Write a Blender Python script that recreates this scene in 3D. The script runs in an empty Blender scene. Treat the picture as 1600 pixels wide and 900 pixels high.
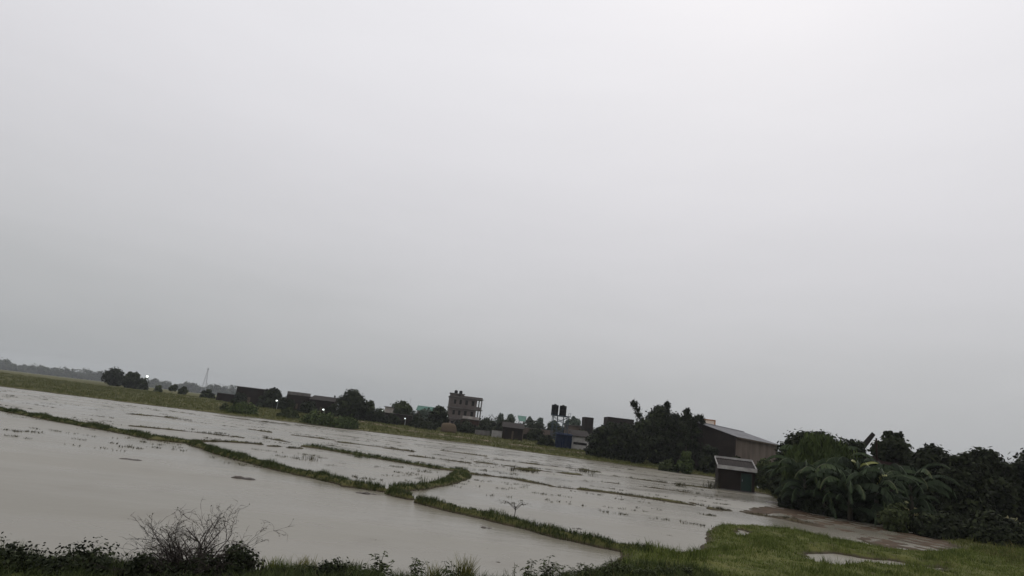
import bpy, math, random
import numpy as np
from mathutils import Matrix, Vector

# ------------------------------------------------------------------ camera, sky, sun, exposure
SC = bpy.context.scene
COL = SC.collection
R = math.radians
PW, PH, FPX = 1600.0, 900.0, 924.0
CAM_Z, PITCH, ROLL = 3.2, R(13.4), R(6.8)
cam_data = bpy.data.cameras.new('camera')
cam = bpy.data.objects.new('camera', cam_data)
COL.objects.link(cam)
cam_data.sensor_width = 36.0
cam_data.lens = FPX / PW * 36.0
cam_data.clip_start, cam_data.clip_end = 0.1, 6000.0
MCAM = Matrix.Translation((0, 0, CAM_Z)) @ Matrix.Rotation(R(90) + PITCH, 4, 'X') @ Matrix.Rotation(ROLL, 4, 'Z')
cam.matrix_world = MCAM
SC.camera = cam

SUN_EL, SUN_AZ = R(48), R(25)
world = bpy.data.worlds.new('World')
SC.world = world
world.use_nodes = True
wn, wl = world.node_tree.nodes, world.node_tree.links
wn.clear()
w_out = wn.new('ShaderNodeOutputWorld')
w_bg = wn.new('ShaderNodeBackground')
w_tc = wn.new('ShaderNodeTexCoord')
w_sep = wn.new('ShaderNodeSeparateXYZ')
wl.new(w_tc.outputs['Generated'], w_sep.inputs[0])
w_n = wn.new('ShaderNodeTexNoise'); w_n.inputs['Scale'].default_value = 2.2; w_n.inputs['Detail'].default_value = 5; w_n.inputs['Roughness'].default_value = 0.55
w_map = wn.new('ShaderNodeMapping'); w_map.inputs['Scale'].default_value = (1, 1, 4.5)
wl.new(w_tc.outputs['Generated'], w_map.inputs['Vector']); wl.new(w_map.outputs[0], w_n.inputs['Vector'])
w_add = wn.new('ShaderNodeMath'); w_add.operation = 'MULTIPLY_ADD'     # elevation + cloud unevenness
w_add.inputs[1].default_value = 0.11
wl.new(w_n.outputs['Fac'], w_add.inputs[0])
w_x = wn.new('ShaderNodeMath'); w_x.operation = 'MULTIPLY_ADD'; w_x.inputs[1].default_value = 0.04
wl.new(w_sep.outputs['X'], w_x.inputs[0]); wl.new(w_sep.outputs['Z'], w_x.inputs[2])
w_sub = wn.new('ShaderNodeMath'); w_sub.operation = 'SUBTRACT'; w_sub.inputs[1].default_value = 0.055
wl.new(w_x.outputs[0], w_add.inputs[2]); wl.new(w_add.outputs[0], w_sub.inputs[0])
w_ramp = wn.new('ShaderNodeValToRGB')
cr = w_ramp.color_ramp
cr.interpolation = 'B_SPLINE'
stops = [(0.0, (0.385, 0.398, 0.407)), (0.06, (0.425, 0.435, 0.443)), (0.18, (0.545, 0.549, 0.563)), (0.34, (0.680, 0.674, 0.703)),
         (0.52, (0.785, 0.778, 0.808)), (0.68, (0.88, 0.872, 0.905)), (1.0, (0.90, 0.89, 0.93))]
while len(cr.elements) < len(stops): cr.elements.new(0.5)
for e, (p, c) in zip(cr.elements, stops):
    e.position = p; e.color = (*c, 1)
wl.new(w_sub.outputs[0], w_ramp.inputs['Fac'])
w_sky = wn.new('ShaderNodeTexSky'); w_sky.sky_type = 'NISHITA'; w_sky.sun_disc = False
w_sky.sun_elevation, w_sky.sun_rotation = SUN_EL, SUN_AZ
w_sky.dust_density = 6.0
w_mix = wn.new('ShaderNodeMixRGB'); w_mix.blend_type = 'MIX'; w_mix.inputs['Fac'].default_value = 0.0015   # solid cloud cover over the clear sky
wl.new(w_ramp.outputs['Color'], w_mix.inputs['Color1']); wl.new(w_sky.outputs['Color'], w_mix.inputs['Color2'])
wl.new(w_mix.outputs['Color'], w_bg.inputs['Color'])
w_bg.inputs['Strength'].default_value = 1.0
wl.new(w_bg.outputs[0], w_out.inputs['Surface'])

sun_d = bpy.data.lights.new('sun', 'SUN'); sun_d.energy = 0.5; sun_d.angle = R(35); sun_d.color = (1.0, 0.97, 0.93)
sun = bpy.data.objects.new('sun', sun_d); COL.objects.link(sun)
sun.rotation_euler = (R(90) - SUN_EL, 0, -SUN_AZ + math.pi)
SC.view_settings.view_transform = 'Standard'
SC.view_settings.look = 'None'
SC.view_settings.exposure = 0.0
SC.view_settings.gamma = 1.0
SC.cycles.use_denoising = True
SC.cycles.max_bounces = 6
SC.cycles.volume_bounces = 0
SC.cycles.transparent_max_bounces = 6

# ------------------------------------------------------------------ helpers: places
rng = np.random.default_rng(7)
random.seed(7)
RM = np.array(MCAM.to_3x3())

def ray(px, py):
    d = RM @ np.array([(px - PW / 2) / FPX, -(py - PH / 2) / FPX, -1.0])
    return d

def gp(px, py, z=0.0):                    # pixel of the photograph -> point on the level z
    d = ray(px, py); t = (z - CAM_Z) / d[2]
    return (float(d[0] * t), float(d[1] * t))

def dp(px, py, D):                        # pixel -> point at the distance D ahead
    d = ray(px, py); t = D / d[1]
    return (float(d[0] * t), float(D), float(CAM_Z + d[2] * t))

def G(pts): return [gp(x, y) for x, y in pts]

# ------------------------------------------------------------------ helpers: meshes
def mesh_np(name, V, F, tint=None):
    V = np.asarray(V, np.float32); F = np.asarray(F, np.int32)
    me = bpy.data.meshes.new(name)
    me.vertices.add(len(V)); me.vertices.foreach_set('co', V.ravel())
    k = F.shape[1]
    me.loops.add(F.size); me.loops.foreach_set('vertex_index', F.ravel())
    me.polygons.add(len(F)); me.polygons.foreach_set('loop_start', np.arange(0, F.size, k, dtype=np.int32))
    me.update(calc_edges=True)
    if tint is not None:
        a = me.attributes.new('tint', 'FLOAT', 'POINT'); a.data.foreach_set('value', np.asarray(tint, np.float32))
    me.validate()
    return me

def obj(name, me, mats, parent=None, smooth=False):
    o = bpy.data.objects.new(name, me)
    COL.objects.link(o)
    for m in (mats if isinstance(mats, (list, tuple)) else [mats]):
        me.materials.append(m)
    if parent: o.parent = parent
    if smooth:
        me.polygons.foreach_set('use_smooth', np.ones(len(me.polygons), bool))
    return o

def tag(o, label=None, cat=None, group=None, kind=None):
    if label: o['label'] = label
    if cat: o['category'] = cat
    if group: o['group'] = group
    if kind: o['kind'] = kind
    return o

def thing(name, label, cat, loc=(0, 0, 0), rz=0.0, group=None):
    o = bpy.data.objects.new(name, None); COL.objects.link(o)
    o.empty_display_size = 0.3
    o.location = loc; o.rotation_euler = (0, 0, rz)
    return tag(o, label, cat, group)

def dup(root, loc, rz=0.0, sc=1.0, label=None):
    r = root.copy(); COL.objects.link(r)
    r.location = loc; r.rotation_euler = (0, 0, rz); r.scale = (sc, sc, sc)
    if label: r['label'] = label
    for ch in list(root.children):
        c = ch.copy(); COL.objects.link(c); c.parent = r
        for g in list(ch.children):
            d = g.copy(); COL.objects.link(d); d.parent = c
    return r

class MB:
    def __init__(s): s.v = []; s.f = []; s.m = []
    def add(s, vs, fs, mi=0):
        b = len(s.v); s.v += [tuple(map(float, v)) for v in vs]
        for f in fs: s.f.append(tuple(b + i for i in f)); s.m.append(mi)
    def box(s, x0, x1, y0, y1, z0, z1, mi=0):
        vs = [(x, y, z) for z in (z0, z1) for y in (y0, y1) for x in (x0, x1)]
        s.add(vs, [(0, 2, 3, 1), (4, 5, 7, 6), (0, 1, 5, 4), (2, 6, 7, 3), (0, 4, 6, 2), (1, 3, 7, 5)], mi)
    def prism(s, poly, z0, z1, mi=0):          # poly counter-clockwise in x,y
        n = len(poly)
        s.add([(x, y, z0) for x, y in poly] + [(x, y, z1) for x, y in poly],
              [tuple(range(n - 1, -1, -1)), tuple(range(n, 2 * n))] + [(i, (i + 1) % n, n + (i + 1) % n, n + i) for i in range(n)], mi)
    def slab(s, pts, thick, mi=0):             # a sheet of four points given a thickness downwards
        n = len(pts)
        lo = [(x, y, z - thick) for x, y, z in pts]
        s.add(list(pts) + lo, [tuple(range(n)), tuple(range(2 * n - 1, n - 1, -1))] + [(i, n + i, n + (i + 1) % n, (i + 1) % n) for i in range(n)], mi)
    def tube(s, pts, rad, n=6, mi=0, cap=True):
        pts = [Vector(p) for p in pts]
        if not isinstance(rad, (list, tuple)): rad = [rad] * len(pts)
        b = len(s.v)
        ref = Vector((0.31, 0.95, 0.05))
        for i, p in enumerate(pts):
            t = (pts[min(i + 1, len(pts) - 1)] - pts[max(i - 1, 0)])
            t = t.normalized() if t.length > 1e-9 else Vector((0, 0, 1))
            u = t.cross(ref)
            if u.length < 1e-3: u = t.cross(Vector((1, 0, 0)))
            u.normalize(); w = t.cross(u)
            for k in range(n):
                a = 2 * math.pi * k / n
                s.v.append(tuple(p + (u * math.cos(a) + w * math.sin(a)) * rad[i]))
        for i in range(len(pts) - 1):
            for k in range(n):
                s.f.append((b + i * n + k, b + i * n + (k + 1) % n, b + (i + 1) * n + (k + 1) % n, b + (i + 1) * n + k)); s.m.append(mi)
        if cap:
            s.f.append(tuple(b + (len(pts) - 1) * n + k for k in range(n))); s.m.append(mi)
            s.f.append(tuple(b + n - 1 - k for k in range(n))); s.m.append(mi)
    def lathe(s, prof, n=20, c=(0, 0), mi=0):   # prof: list of (r, z)
        b = len(s.v)
        for r, z in prof:
            for k in range(n):
                a = 2 * math.pi * k / n
                s.v.append((c[0] + r * math.cos(a), c[1] + r * math.sin(a), z))
        for i in range(len(prof) - 1):
            for k in range(n):
                s.f.append((b + i * n + k, b + i * n + (k + 1) % n, b + (i + 1) * n + (k + 1) % n, b + (i + 1) * n + k)); s.m.append(mi)
        s.f.append(tuple(b + n - 1 - k for k in range(n))); s.m.append(mi)
        s.f.append(tuple(b + (len(prof) - 1) * n + k for k in range(n))); s.m.append(mi)
    def wall(s, L, H, T, holes, mi=0):
        """Wall along +x from 0 to L, thickness T (y from 0 to T), with holes (x0, x1, z0, z1) cut through."""
        xs = sorted({0.0, L} | {h[0] for h in holes} | {h[1] for h in holes})
        zs = sorted({0.0, H} | {h[2] for h in holes} | {h[3] for h in holes})
        def solid(i, j):
            if i < 0 or j < 0 or i >= len(xs) - 1 or j >= len(zs) - 1: return False
            cx, cz = (xs[i] + xs[i + 1]) / 2, (zs[j] + zs[j + 1]) / 2
            return not any(h[0] < cx < h[1] and h[2] < cz < h[3] for h in holes)
        for i in range(len(xs) - 1):
            for j in range(len(zs) - 1):
                if not solid(i, j): continue
                a, b_, c, d = xs[i], xs[i + 1], zs[j], zs[j + 1]
                q = [((a, 0, c), (b_, 0, c), (b_, 0, d), (a, 0, d)), ((a, T, c), (a, T, d), (b_, T, d), (b_, T, c))]
                if not solid(i - 1, j): q.append(((a, 0, c), (a, 0, d), (a, T, d), (a, T, c)))
                if not solid(i + 1, j): q.append(((b_, 0, c), (b_, T, c), (b_, T, d), (b_, 0, d)))
                if not solid(i, j - 1): q.append(((a, 0, c), (a, T, c), (b_, T, c), (b_, 0, c)))
                if not solid(i, j + 1): q.append(((a, 0, d), (b_, 0, d), (b_, T, d), (a, T, d)))
                for f in q: s.add(f, [(0, 1, 2, 3)], mi)
        return s
    def xform(s, M, start=0):
        for i in range(start, len(s.v)): s.v[i] = tuple(M @ Vector(s.v[i]))
        return s
    def build(s, name, mats, parent=None, smooth=False, loc=None):
        me = bpy.data.meshes.new(name); me.from_pydata(s.v, [], s.f); 
        o = obj(name, me, mats, parent, smooth)
        if any(s.m): me.polygons.foreach_set('material_index', s.m)
        me.update()
        if loc: o.location = loc
        return o

# ------------------------------------------------------------------ materials
def mat(name, c1, c2=None, scale=3.0, rough=0.8, spec=0.2, detail=4.0, bump=0.0, bscale=None, coord='Object', stretch=(1, 1, 1), lo=0.35, hi=0.65):
    m = bpy.data.materials.new(name); m.use_nodes = True
    nt = m.node_tree; b = nt.nodes['Principled BSDF']
    b.inputs['Roughness'].default_value = rough; b.inputs['Specular IOR Level'].default_value = spec
    b.inputs['Base Color'].default_value = (*c1, 1)
    if c2 is None: c2 = tuple(x * 0.7 for x in c1)
    tc = nt.nodes.new('ShaderNodeTexCoord'); mp = nt.nodes.new('ShaderNodeMapping'); mp.inputs['Scale'].default_value = stretch
    n = nt.nodes.new('ShaderNodeTexNoise'); n.inputs['Scale'].default_value = scale; n.inputs['Detail'].default_value = detail
    r = nt.nodes.new('ShaderNodeValToRGB'); r.color_ramp.elements[0].position = lo; r.color_ramp.elements[1].position = hi
    r.color_ramp.elements[0].color = (*c1, 1); r.color_ramp.elements[1].color = (*c2, 1)
    nt.links.new(tc.outputs[coord], mp.inputs[0]); nt.links.new(mp.outputs[0], n.inputs['Vector'])
    nt.links.new(n.outputs['Fac'], r.inputs['Fac']); nt.links.new(r.outputs[0], b.inputs['Base Color'])
    if bump:
        n2 = nt.nodes.new('ShaderNodeTexNoise'); n2.inputs['Scale'].default_value = bscale or scale * 4; n2.inputs['Detail'].default_value = 4
        nt.links.new(mp.outputs[0], n2.inputs['Vector'])
        bp = nt.nodes.new('ShaderNodeBump'); bp.inputs['Strength'].default_value = bump; bp.inputs['Distance'].default_value = 0.05
        nt.links.new(n2.outputs['Fac'], bp.inputs['Height']); nt.links.new(bp.outputs[0], b.inputs['Normal'])
    return m

def leafmat(name, stops, rough=0.75, spec=0.08):
    m = bpy.data.materials.new(name); m.use_nodes = True
    nt = m.node_tree; b = nt.nodes['Principled BSDF']
    b.inputs['Roughness'].default_value = rough; b.inputs['Specular IOR Level'].default_value = spec
    a = nt.nodes.new('ShaderNodeAttribute'); a.attribute_name = 'tint'
    r = nt.nodes.new('ShaderNodeValToRGB')
    while len(r.color_ramp.elements) < len(stops): r.color_ramp.elements.new(0.5)
    for e, (p, c) in zip(r.color_ramp.elements, stops): e.position = p; e.color = (*c, 1)
    nt.links.new(a.outputs['Fac'], r.inputs['Fac']); nt.links.new(r.outputs[0], b.inputs['Base Color'])
    return m

def brick(name, c1, c2, mortar, scale=1.0):
    m = bpy.data.materials.new(name); m.use_nodes = True
    nt = m.node_tree; b = nt.nodes['Principled BSDF']; b.inputs['Roughness'].default_value = 0.9; b.inputs['Specular IOR Level'].default_value = 0.1
    tc = nt.nodes.new('ShaderNodeTexCoord'); geo = nt.nodes.new('ShaderNodeSeparateXYZ'); cmb = nt.nodes.new('ShaderNodeCombineXYZ')
    ad = nt.nodes.new('ShaderNodeMath'); ad.operation = 'ADD'
    nt.links.new(tc.outputs['Object'], geo.inputs[0]); nt.links.new(geo.outputs['X'], ad.inputs[0]); nt.links.new(geo.outputs['Y'], ad.inputs[1])
    nt.links.new(ad.outputs[0], cmb.inputs['X']); nt.links.new(geo.outputs['Z'], cmb.inputs['Y'])
    bt = nt.nodes.new('ShaderNodeTexBrick'); bt.inputs['Scale'].default_value = scale
    bt.inputs['Brick Width'].default_value = 0.24; bt.inputs['Row Height'].default_value = 0.08; bt.inputs['Mortar Size'].default_value = 0.008
    bt.inputs['Color1'].default_value = (*c1, 1); bt.inputs['Color2'].default_value = (*c2, 1); bt.inputs['Mortar'].default_value = (*mortar, 1)
    nt.links.new(cmb.outputs[0], bt.inputs['Vector'])
    n = nt.nodes.new('ShaderNodeTexNoise'); n.inputs['Scale'].default_value = 0.7; n.inputs['Detail'].default_value = 5
    nt.links.new(tc.outputs['Object'], n.inputs['Vector'])
    mx = nt.nodes.new('ShaderNodeMixRGB'); mx.blend_type = 'MULTIPLY'; mx.inputs['Fac'].default_value = 0.6
    rr = nt.nodes.new('ShaderNodeValToRGB'); rr.color_ramp.elements[0].position = 0.3; rr.color_ramp.elements[0].color = (0.45, 0.43, 0.4, 1); rr.color_ramp.elements[1].position = 0.65
    nt.links.new(n.outputs['Fac'], rr.inputs[0]); nt.links.new(bt.outputs['Color'], mx.inputs['Color1']); nt.links.new(rr.outputs[0], mx.inputs['Color2'])
    nt.links.new(mx.outputs[0], b.inputs['Base Color'])
    return m

M = {}
M['brick_dark'] = brick('old dark brick', (0.028, 0.019, 0.0155), (0.021, 0.0155, 0.013), (0.028, 0.026, 0.023))
M['brick_red'] = brick('red brick', (0.085, 0.048, 0.037), (0.06, 0.037, 0.03), (0.08, 0.07, 0.06))
M['brick_pale'] = brick('weathered pale brick', (0.135, 0.108, 0.098), (0.11, 0.092, 0.085), (0.13, 0.12, 0.112))
M['plaster'] = mat('rain streaked plaster', (0.42, 0.39, 0.36), (0.25, 0.22, 0.20), 0.8, 0.9, 0.1, stretch=(1, 1, 0.35))
M['plaster_tan'] = mat('tan plaster with damp', (0.14, 0.112, 0.092), (0.085, 0.068, 0.055), 0.5, 0.9, 0.1, stretch=(1, 1, 0.4))
M['white'] = mat('whitewash', (0.40, 0.39, 0.37), (0.26, 0.25, 0.235), 1.2, 0.85, 0.15)
M['cream'] = mat('cream paint', (0.78, 0.66, 0.56), (0.62, 0.52, 0.45), 0.6, 0.8, 0.2)
M['orange'] = mat('orange painted frame', (0.40, 0.17, 0.06), (0.28, 0.12, 0.05), 1.5, 0.7, 0.2)
M['concrete'] = mat('grey concrete', (0.17, 0.16, 0.15), (0.10, 0.092, 0.086), 1.3, 0.9, 0.15)
M['tin'] = mat('grey sheet metal', (0.17, 0.172, 0.18), (0.105, 0.105, 0.108), 0.7, 0.7, 0.15, stretch=(1, 1, 1))
M['rust_tin'] = mat('rusty dark sheet', (0.040, 0.034, 0.031), (0.024, 0.021, 0.019), 1.5, 0.85, 0.08, stretch=(6, 0.6, 1))
M['tile'] = mat('dark red roof tiles', (0.036, 0.02, 0.018), (0.025, 0.017, 0.015), 2.0, 0.9, 0.05)
M['trim'] = mat('pale weathered trim', (0.42, 0.41, 0.39), (0.29, 0.275, 0.26), 2.0, 0.7, 0.2)
M['green_paint'] = mat('dark green paint', (0.008, 0.030, 0.021), (0.006, 0.02, 0.014), 2.0, 0.55, 0.35)
M['blue_sheet'] = mat('blue tarpaulin', (0.009, 0.017, 0.040), (0.006, 0.011, 0.026), 0.8, 0.85, 0.04)
M['steel'] = mat('blue grey steel', (0.035, 0.055, 0.075), (0.025, 0.036, 0.048), 2.0, 0.6, 0.4)
M['galv'] = mat('galvanised steel', (0.30, 0.31, 0.32), (0.2, 0.2, 0.21), 2.0, 0.5, 0.4)
M['plastic'] = mat('black tank plastic', (0.010, 0.010, 0.011), (0.014, 0.014, 0.014), 2.0, 0.7, 0.1)
M['teal'] = mat('green roofing sheet', (0.05, 0.15, 0.11), (0.035, 0.11, 0.08), 0.8, 0.6, 0.3)
M['straw'] = mat('weathered straw', (0.14, 0.105, 0.072), (0.085, 0.065, 0.045), 3.0, 0.95, 0.05, stretch=(2, 2, 9))
M['dark'] = mat('unlit room', (0.018, 0.016, 0.015), (0.012, 0.011, 0.01), 2.0, 0.9, 0.1)
M['wood'] = mat('weathered wood', (0.10, 0.075, 0.055), (0.065, 0.05, 0.038), 3.0, 0.85, 0.1, stretch=(6, 6, 1))
M['bark'] = mat('wet bark', (0.052, 0.042, 0.034), (0.03, 0.025, 0.02), 5.0, 0.85, 0.15, stretch=(3, 3, 1), bump=0.4)
M['twig'] = mat('dry grey brown twigs', (0.048, 0.040, 0.034), (0.028, 0.023, 0.02), 8.0, 0.85, 0.1)
M['clod'] = mat('wet earth', (0.055, 0.040, 0.030), (0.035, 0.027, 0.02), 4.0, 0.6, 0.35, bump=0.6)
M['rubbish'] = mat('pale plastic rubbish', (0.55, 0.56, 0.57), (0.36, 0.37, 0.37), 5.0, 0.5, 0.4)
M['stem'] = mat('green weed stems', (0.07, 0.075, 0.035), (0.05, 0.05, 0.03), 8.0, 0.8, 0.15)
M['banana_stem'] = mat('banana trunk', (0.045, 0.040, 0.024), (0.028, 0.023, 0.016), 3.0, 0.6, 0.3, stretch=(1, 1, 0.3))
def emit(name, c, s):
    m = bpy.data.materials.new(name); m.use_nodes = True
    b = m.node_tree.nodes['Principled BSDF']; b.inputs['Base Color'].default_value = (0.8, 0.8, 0.8, 1)
    b.inputs['Emission Color'].default_value = (*c, 1); b.inputs['Emission Strength'].default_value = s
    return m
M['lamp'] = emit('lit lamp glass', (0.92, 1.0, 0.95), 3.0)

L_dark = leafmat('dense dark foliage', [(0.0, (0.010, 0.013, 0.006)), (0.5, (0.019, 0.024, 0.011)), (1.0, (0.038, 0.047, 0.019))])
L_mid = leafmat('mid green foliage', [(0.0, (0.024, 0.031, 0.012)), (0.5, (0.040, 0.050, 0.019)), (1.0, (0.064, 0.077, 0.03))])
L_light = leafmat('light green foliage', [(0.0, (0.032, 0.046, 0.015)), (0.5, (0.048, 0.066, 0.021)), (1.0, (0.075, 0.098, 0.032))])
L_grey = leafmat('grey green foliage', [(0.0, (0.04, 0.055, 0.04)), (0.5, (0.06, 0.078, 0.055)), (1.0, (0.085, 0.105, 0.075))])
G_bund = leafmat('bund grass', [(0.0, (0.029, 0.039, 0.014)), (0.5, (0.053, 0.069, 0.024)), (0.85, (0.076, 0.096, 0.034)), (1.0, (0.15, 0.13, 0.065))])
G_field = leafmat('field grass', [(0.0, (0.050, 0.060, 0.016)), (0.5, (0.088, 0.096, 0.027)), (0.85, (0.118, 0.118, 0.038)), (1.0, (0.18, 0.15, 0.07))])
G_lush = leafmat('lush grass', [(0.0, (0.062, 0.082, 0.018)), (0.5, (0.112, 0.138, 0.033)), (0.85, (0.150, 0.172, 0.05)), (1.0, (0.24, 0.22, 0.09))])
G_yellow = leafmat('yellow grass', [(0.0, (0.10, 0.10, 0.03)), (0.5, (0.15, 0.145, 0.04)), (1.0, (0.22, 0.20, 0.075))])
G_weed = leafmat('drowned weeds', [(0.0, (0.03, 0.028, 0.016)), (0.5, (0.05, 0.047, 0.024)), (1.0, (0.085, 0.078, 0.038))])
B_leaf = leafmat('banana leaf', [(0.0, (0.014, 0.022, 0.010)), (0.5, (0.027, 0.042, 0.017)), (0.8, (0.046, 0.068, 0.026)), (1.0, (0.075, 0.08, 0.034))], 0.62, 0.14)
B_young = leafmat('young banana leaf', [(0.0, (0.15, 0.17, 0.04)), (0.5, (0.25, 0.26, 0.07)), (1.0, (0.38, 0.37, 0.14))], 0.45, 0.4)

# ------------------------------------------------------------------ terrain: outlines read off the photograph, laid on the ground
BIG = 3000.0
shore_px = [(0, 604), (200, 629), (300, 641), (400, 653), (500, 665), (640, 682), (740, 694), (860, 711), (980, 727), (1060, 738), (1119, 746),
            (1121, 764), (1178, 768), (1200, 773), (1222, 784), (1250, 794), (1275, 801), (1322, 809), (1400, 824), (1450, 838), (1490, 853), (1600, 900)]
sh = G(shore_px)
far_poly = [(-BIG, sh[0][1] + 22.0), (sh[0][0] - 40, sh[0][1] + 8)] + sh + [(sh[-1][0] + 6, sh[-1][1] - 1.5), (BIG, sh[-1][1] - 6), (BIG, BIG), (-BIG, BIG)]
near_px = [(-220, 852), (0, 872), (200, 884), (330, 889), (450, 894), (560, 903), (640, 910), (800, 914), (880, 908), (940, 892), (966, 874), (978, 858), (1006, 860), (1034, 861), (1052, 865), (1084, 862),
           (1099, 847), (1101, 834), (1112, 824), (1131, 820), (1166, 822), (1212, 826), (1259, 834), (1306, 845), (1353, 853), (1400, 862), (1440, 864), (1480, 860), (1560, 862), (1700, 880)]
nr = G(near_px)
near_poly = [(nr[0][0] - 30, nr[0][1] - 2)] + nr + [(nr[-1][0] + 40, nr[-1][1] - 3), (nr[-1][0] + 40, -40), (nr[0][0] - 30, -40)]
mud_poly = G([(1165, 800), (1205, 790), (1226, 786), (1275, 799), (1322, 807), (1400, 826), (1450, 838), (1490, 852), (1470, 866), (1400, 860), (1353, 845), (1315, 832), (1275, 823), (1231, 813)])
puddle_a = G([(1262, 874), (1276, 867), (1315, 867), (1340, 872), (1400, 879), (1470, 889), (1470, 902), (1400, 893), (1335, 883), (1316, 885), (1290, 888), (1269, 882)])
puddle_b = G([(1150, 833), (1162, 829), (1172, 833), (1168, 842), (1157, 842)])

def SDF(P, poly):
    x, y = P[:, 0], P[:, 1]
    d2 = np.full(len(P), 1e18); ins = np.zeros(len(P), bool)
    n = len(poly)
    for i in range(n):
        ax, ay = poly[i]; bx, by = poly[(i + 1) % n]
        ex, ey = bx - ax, by - ay
        t = np.clip(((x - ax) * ex + (y - ay) * ey) / (ex * ex + ey * ey + 1e-12), 0, 1)
        d2 = np.minimum(d2, (x - ax - t * ex) ** 2 + (y - ay - t * ey) ** 2)
        c = (ay > y) != (by > y)
        xi = ax + (y - ay) / (ey if abs(ey) > 1e-12 else 1e-12) * ex
        ins ^= c & (x < xi)
    d = np.sqrt(d2)
    return np.where(ins, d, -d)

def LDIST(P, line, wid):
    """distance to a line divided by its local half width"""
    x, y = P[:, 0], P[:, 1]
    best = np.full(len(P), 1e9)
    for i in range(len(line) - 1):
        ax, ay = line[i]; bx, by = line[i + 1]
        ex, ey = bx - ax, by - ay
        t = np.clip(((x - ax) * ex + (y - ay) * ey) / (ex * ex + ey * ey + 1e-12), 0, 1)
        w = wid[i] + (wid[i + 1] - wid[i]) * t
        best = np.minimum(best, np.hypot(x - ax - t * ex, y - ay - t * ey) / w)
    return best

_ph = rng.uniform(0, 6.28, (24, 2)); _dr = rng.uniform(0, 6.28, 24)
def NOISE(P, wl):                          # smooth noise, about -1..1
    out = np.zeros(len(P)); amp = 0
    for o in range(3):
        for k in range(5):
            a = _dr[o * 5 + k]; f = 2 * math.pi / wl * (1.9 ** o) * (0.7 + 0.12 * k)
            out += 0.55 ** o * np.sin((P[:, 0] * math.cos(a) + P[:, 1] * math.sin(a)) * f + _ph[o * 5 + k, 0])
        amp += 0.55 ** o * 2.2
    return out / amp

# bunds: (pixels, half width in metres at each, height)
bunds_px = [
    ([(-200, 612), (0, 641), (100, 660), (200, 678), (250, 688), (300, 693)], [.55, .55, .6, .65, .8, .9], .16),
    ([(300, 694), (340, 709), (400, 725), (450, 738), (500, 748), (550, 760), (578, 765), (601, 769)], [.5, .34, .42, .36, .5, .54, .42, .22], .17),
    ([(607, 772), (624, 776.5), (640, 780.5)], [.24, .36, .24], .14),
    ([(650, 785.5), (700, 797), (760, 810), (820, 825), (880, 841), (940, 854), (966, 860)], [.16, .36, .46, .38, .42, .28, .3], .17),
    ([(966, 860), (990, 863), (1015, 866)], [.3, .45, .6], .17),
    ([(300, 690), (345, 690), (390, 693), (408, 695)], [.5, .32, .30, .2], .08),
    ([(420, 697.5), (437, 698)], [.2, .2], .06),
    ([(450, 700), (470, 701)], [.18, .18], .05),
    ([(474, 698), (500, 701), (540, 708), (570, 713), (610, 720), (645, 726), (680, 732), (705, 735), (728, 737)], [.3, .42, .36, .28, .2, .22, .40, .55, .35], .11),
    ([(722, 738), (718, 745), (704, 753), (680, 759), (650, 764), (625, 766), (610, 767)], [.55, .75, .50, .42, .42, .36, .25], .13),
    ([(735, 741), (765, 744), (800, 748), (830, 754), (860, 759)], [.22, .26, .28, .26, .16], .06),
    ([(905, 765), (950, 770), (1000, 777), (1040, 783), (1085, 790)], [.22, .30, .34, .34, .2], .08),
    ([(1113, 796), (1140, 798)], [.26, .2], .05),
    ([(1165, 802), (1200, 807), (1231, 812), (1275, 822)], [.2, .3, .4, .5], .06),
    ([(200, 647), (240, 650), (300, 657)], [.4, .5, .3], .05),
    ([(390, 671), (405, 673), (424, 676)], [.3, .4, .25], .07),
    ([(412, 684), (435, 688), (455, 692)], [.2, .25, .2], .05),
    ([(458, 680), (490, 684), (522, 688)], [.25, .4, .3], .06),
    ([(600, 700), (622, 703), (645, 706)], [.25, .35, .25], .06),
    ([(690, 704), (720, 708), (758, 713)], [.22, .35, .3], .06),
    ([(806, 733), (822, 735), (840, 736)], [.35, .6, .3], .09),
    ([(872, 738), (890, 741), (905, 742)], [.35, .6, .4], .08),
    ([(905, 733), (920, 736), (935, 738)], [.4, .55, .35], .09),
    ([(955, 730), (990, 735)], [.2, .2], .05),
    ([(1005, 750), (1050, 756), (1110, 763)], [.3, .34, .3], .06),
    ([(935, 752), (965, 756)], [.2, .2], .04),
    ([(1000, 760), (1040, 765), (1075, 770)], [.18, .22, .18], .04),
    ([(340, 650), (420, 660), (500, 668)], [.5, .7, .5], .04),
    ([(742, 722), (800, 729), (862, 738)], [.2, .25, .2], .05),
    ([(640, 712), (690, 718), (735, 724)], [.2, .22, .2], .045),
    ([(860, 760), (905, 765)], [.15, .2], .05),
    ([(960, 744), (1020, 752), (1110, 764)], [.2, .22, .2], .05),
    ([(520, 690), (590, 698), (650, 706)], [.25, .3, .2], .05),
    ([(760, 716), (830, 725), (900, 733)], [.2, .25, .2], .05),
    ([(205, 666), (260, 671), (330, 678), (380, 684)], [.25, .3, .25, .2], .045),
    ([(1080, 786), (1110, 794)], [.2, .2], .05),
]
BUNDS = [(G(p), w, h) for p, w, h in bunds_px]
BUNDS = [(l, [k * (.78 if i < 5 else .9) for k in w], h) for i, (l, w, h) in enumerate(BUNDS)]

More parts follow.
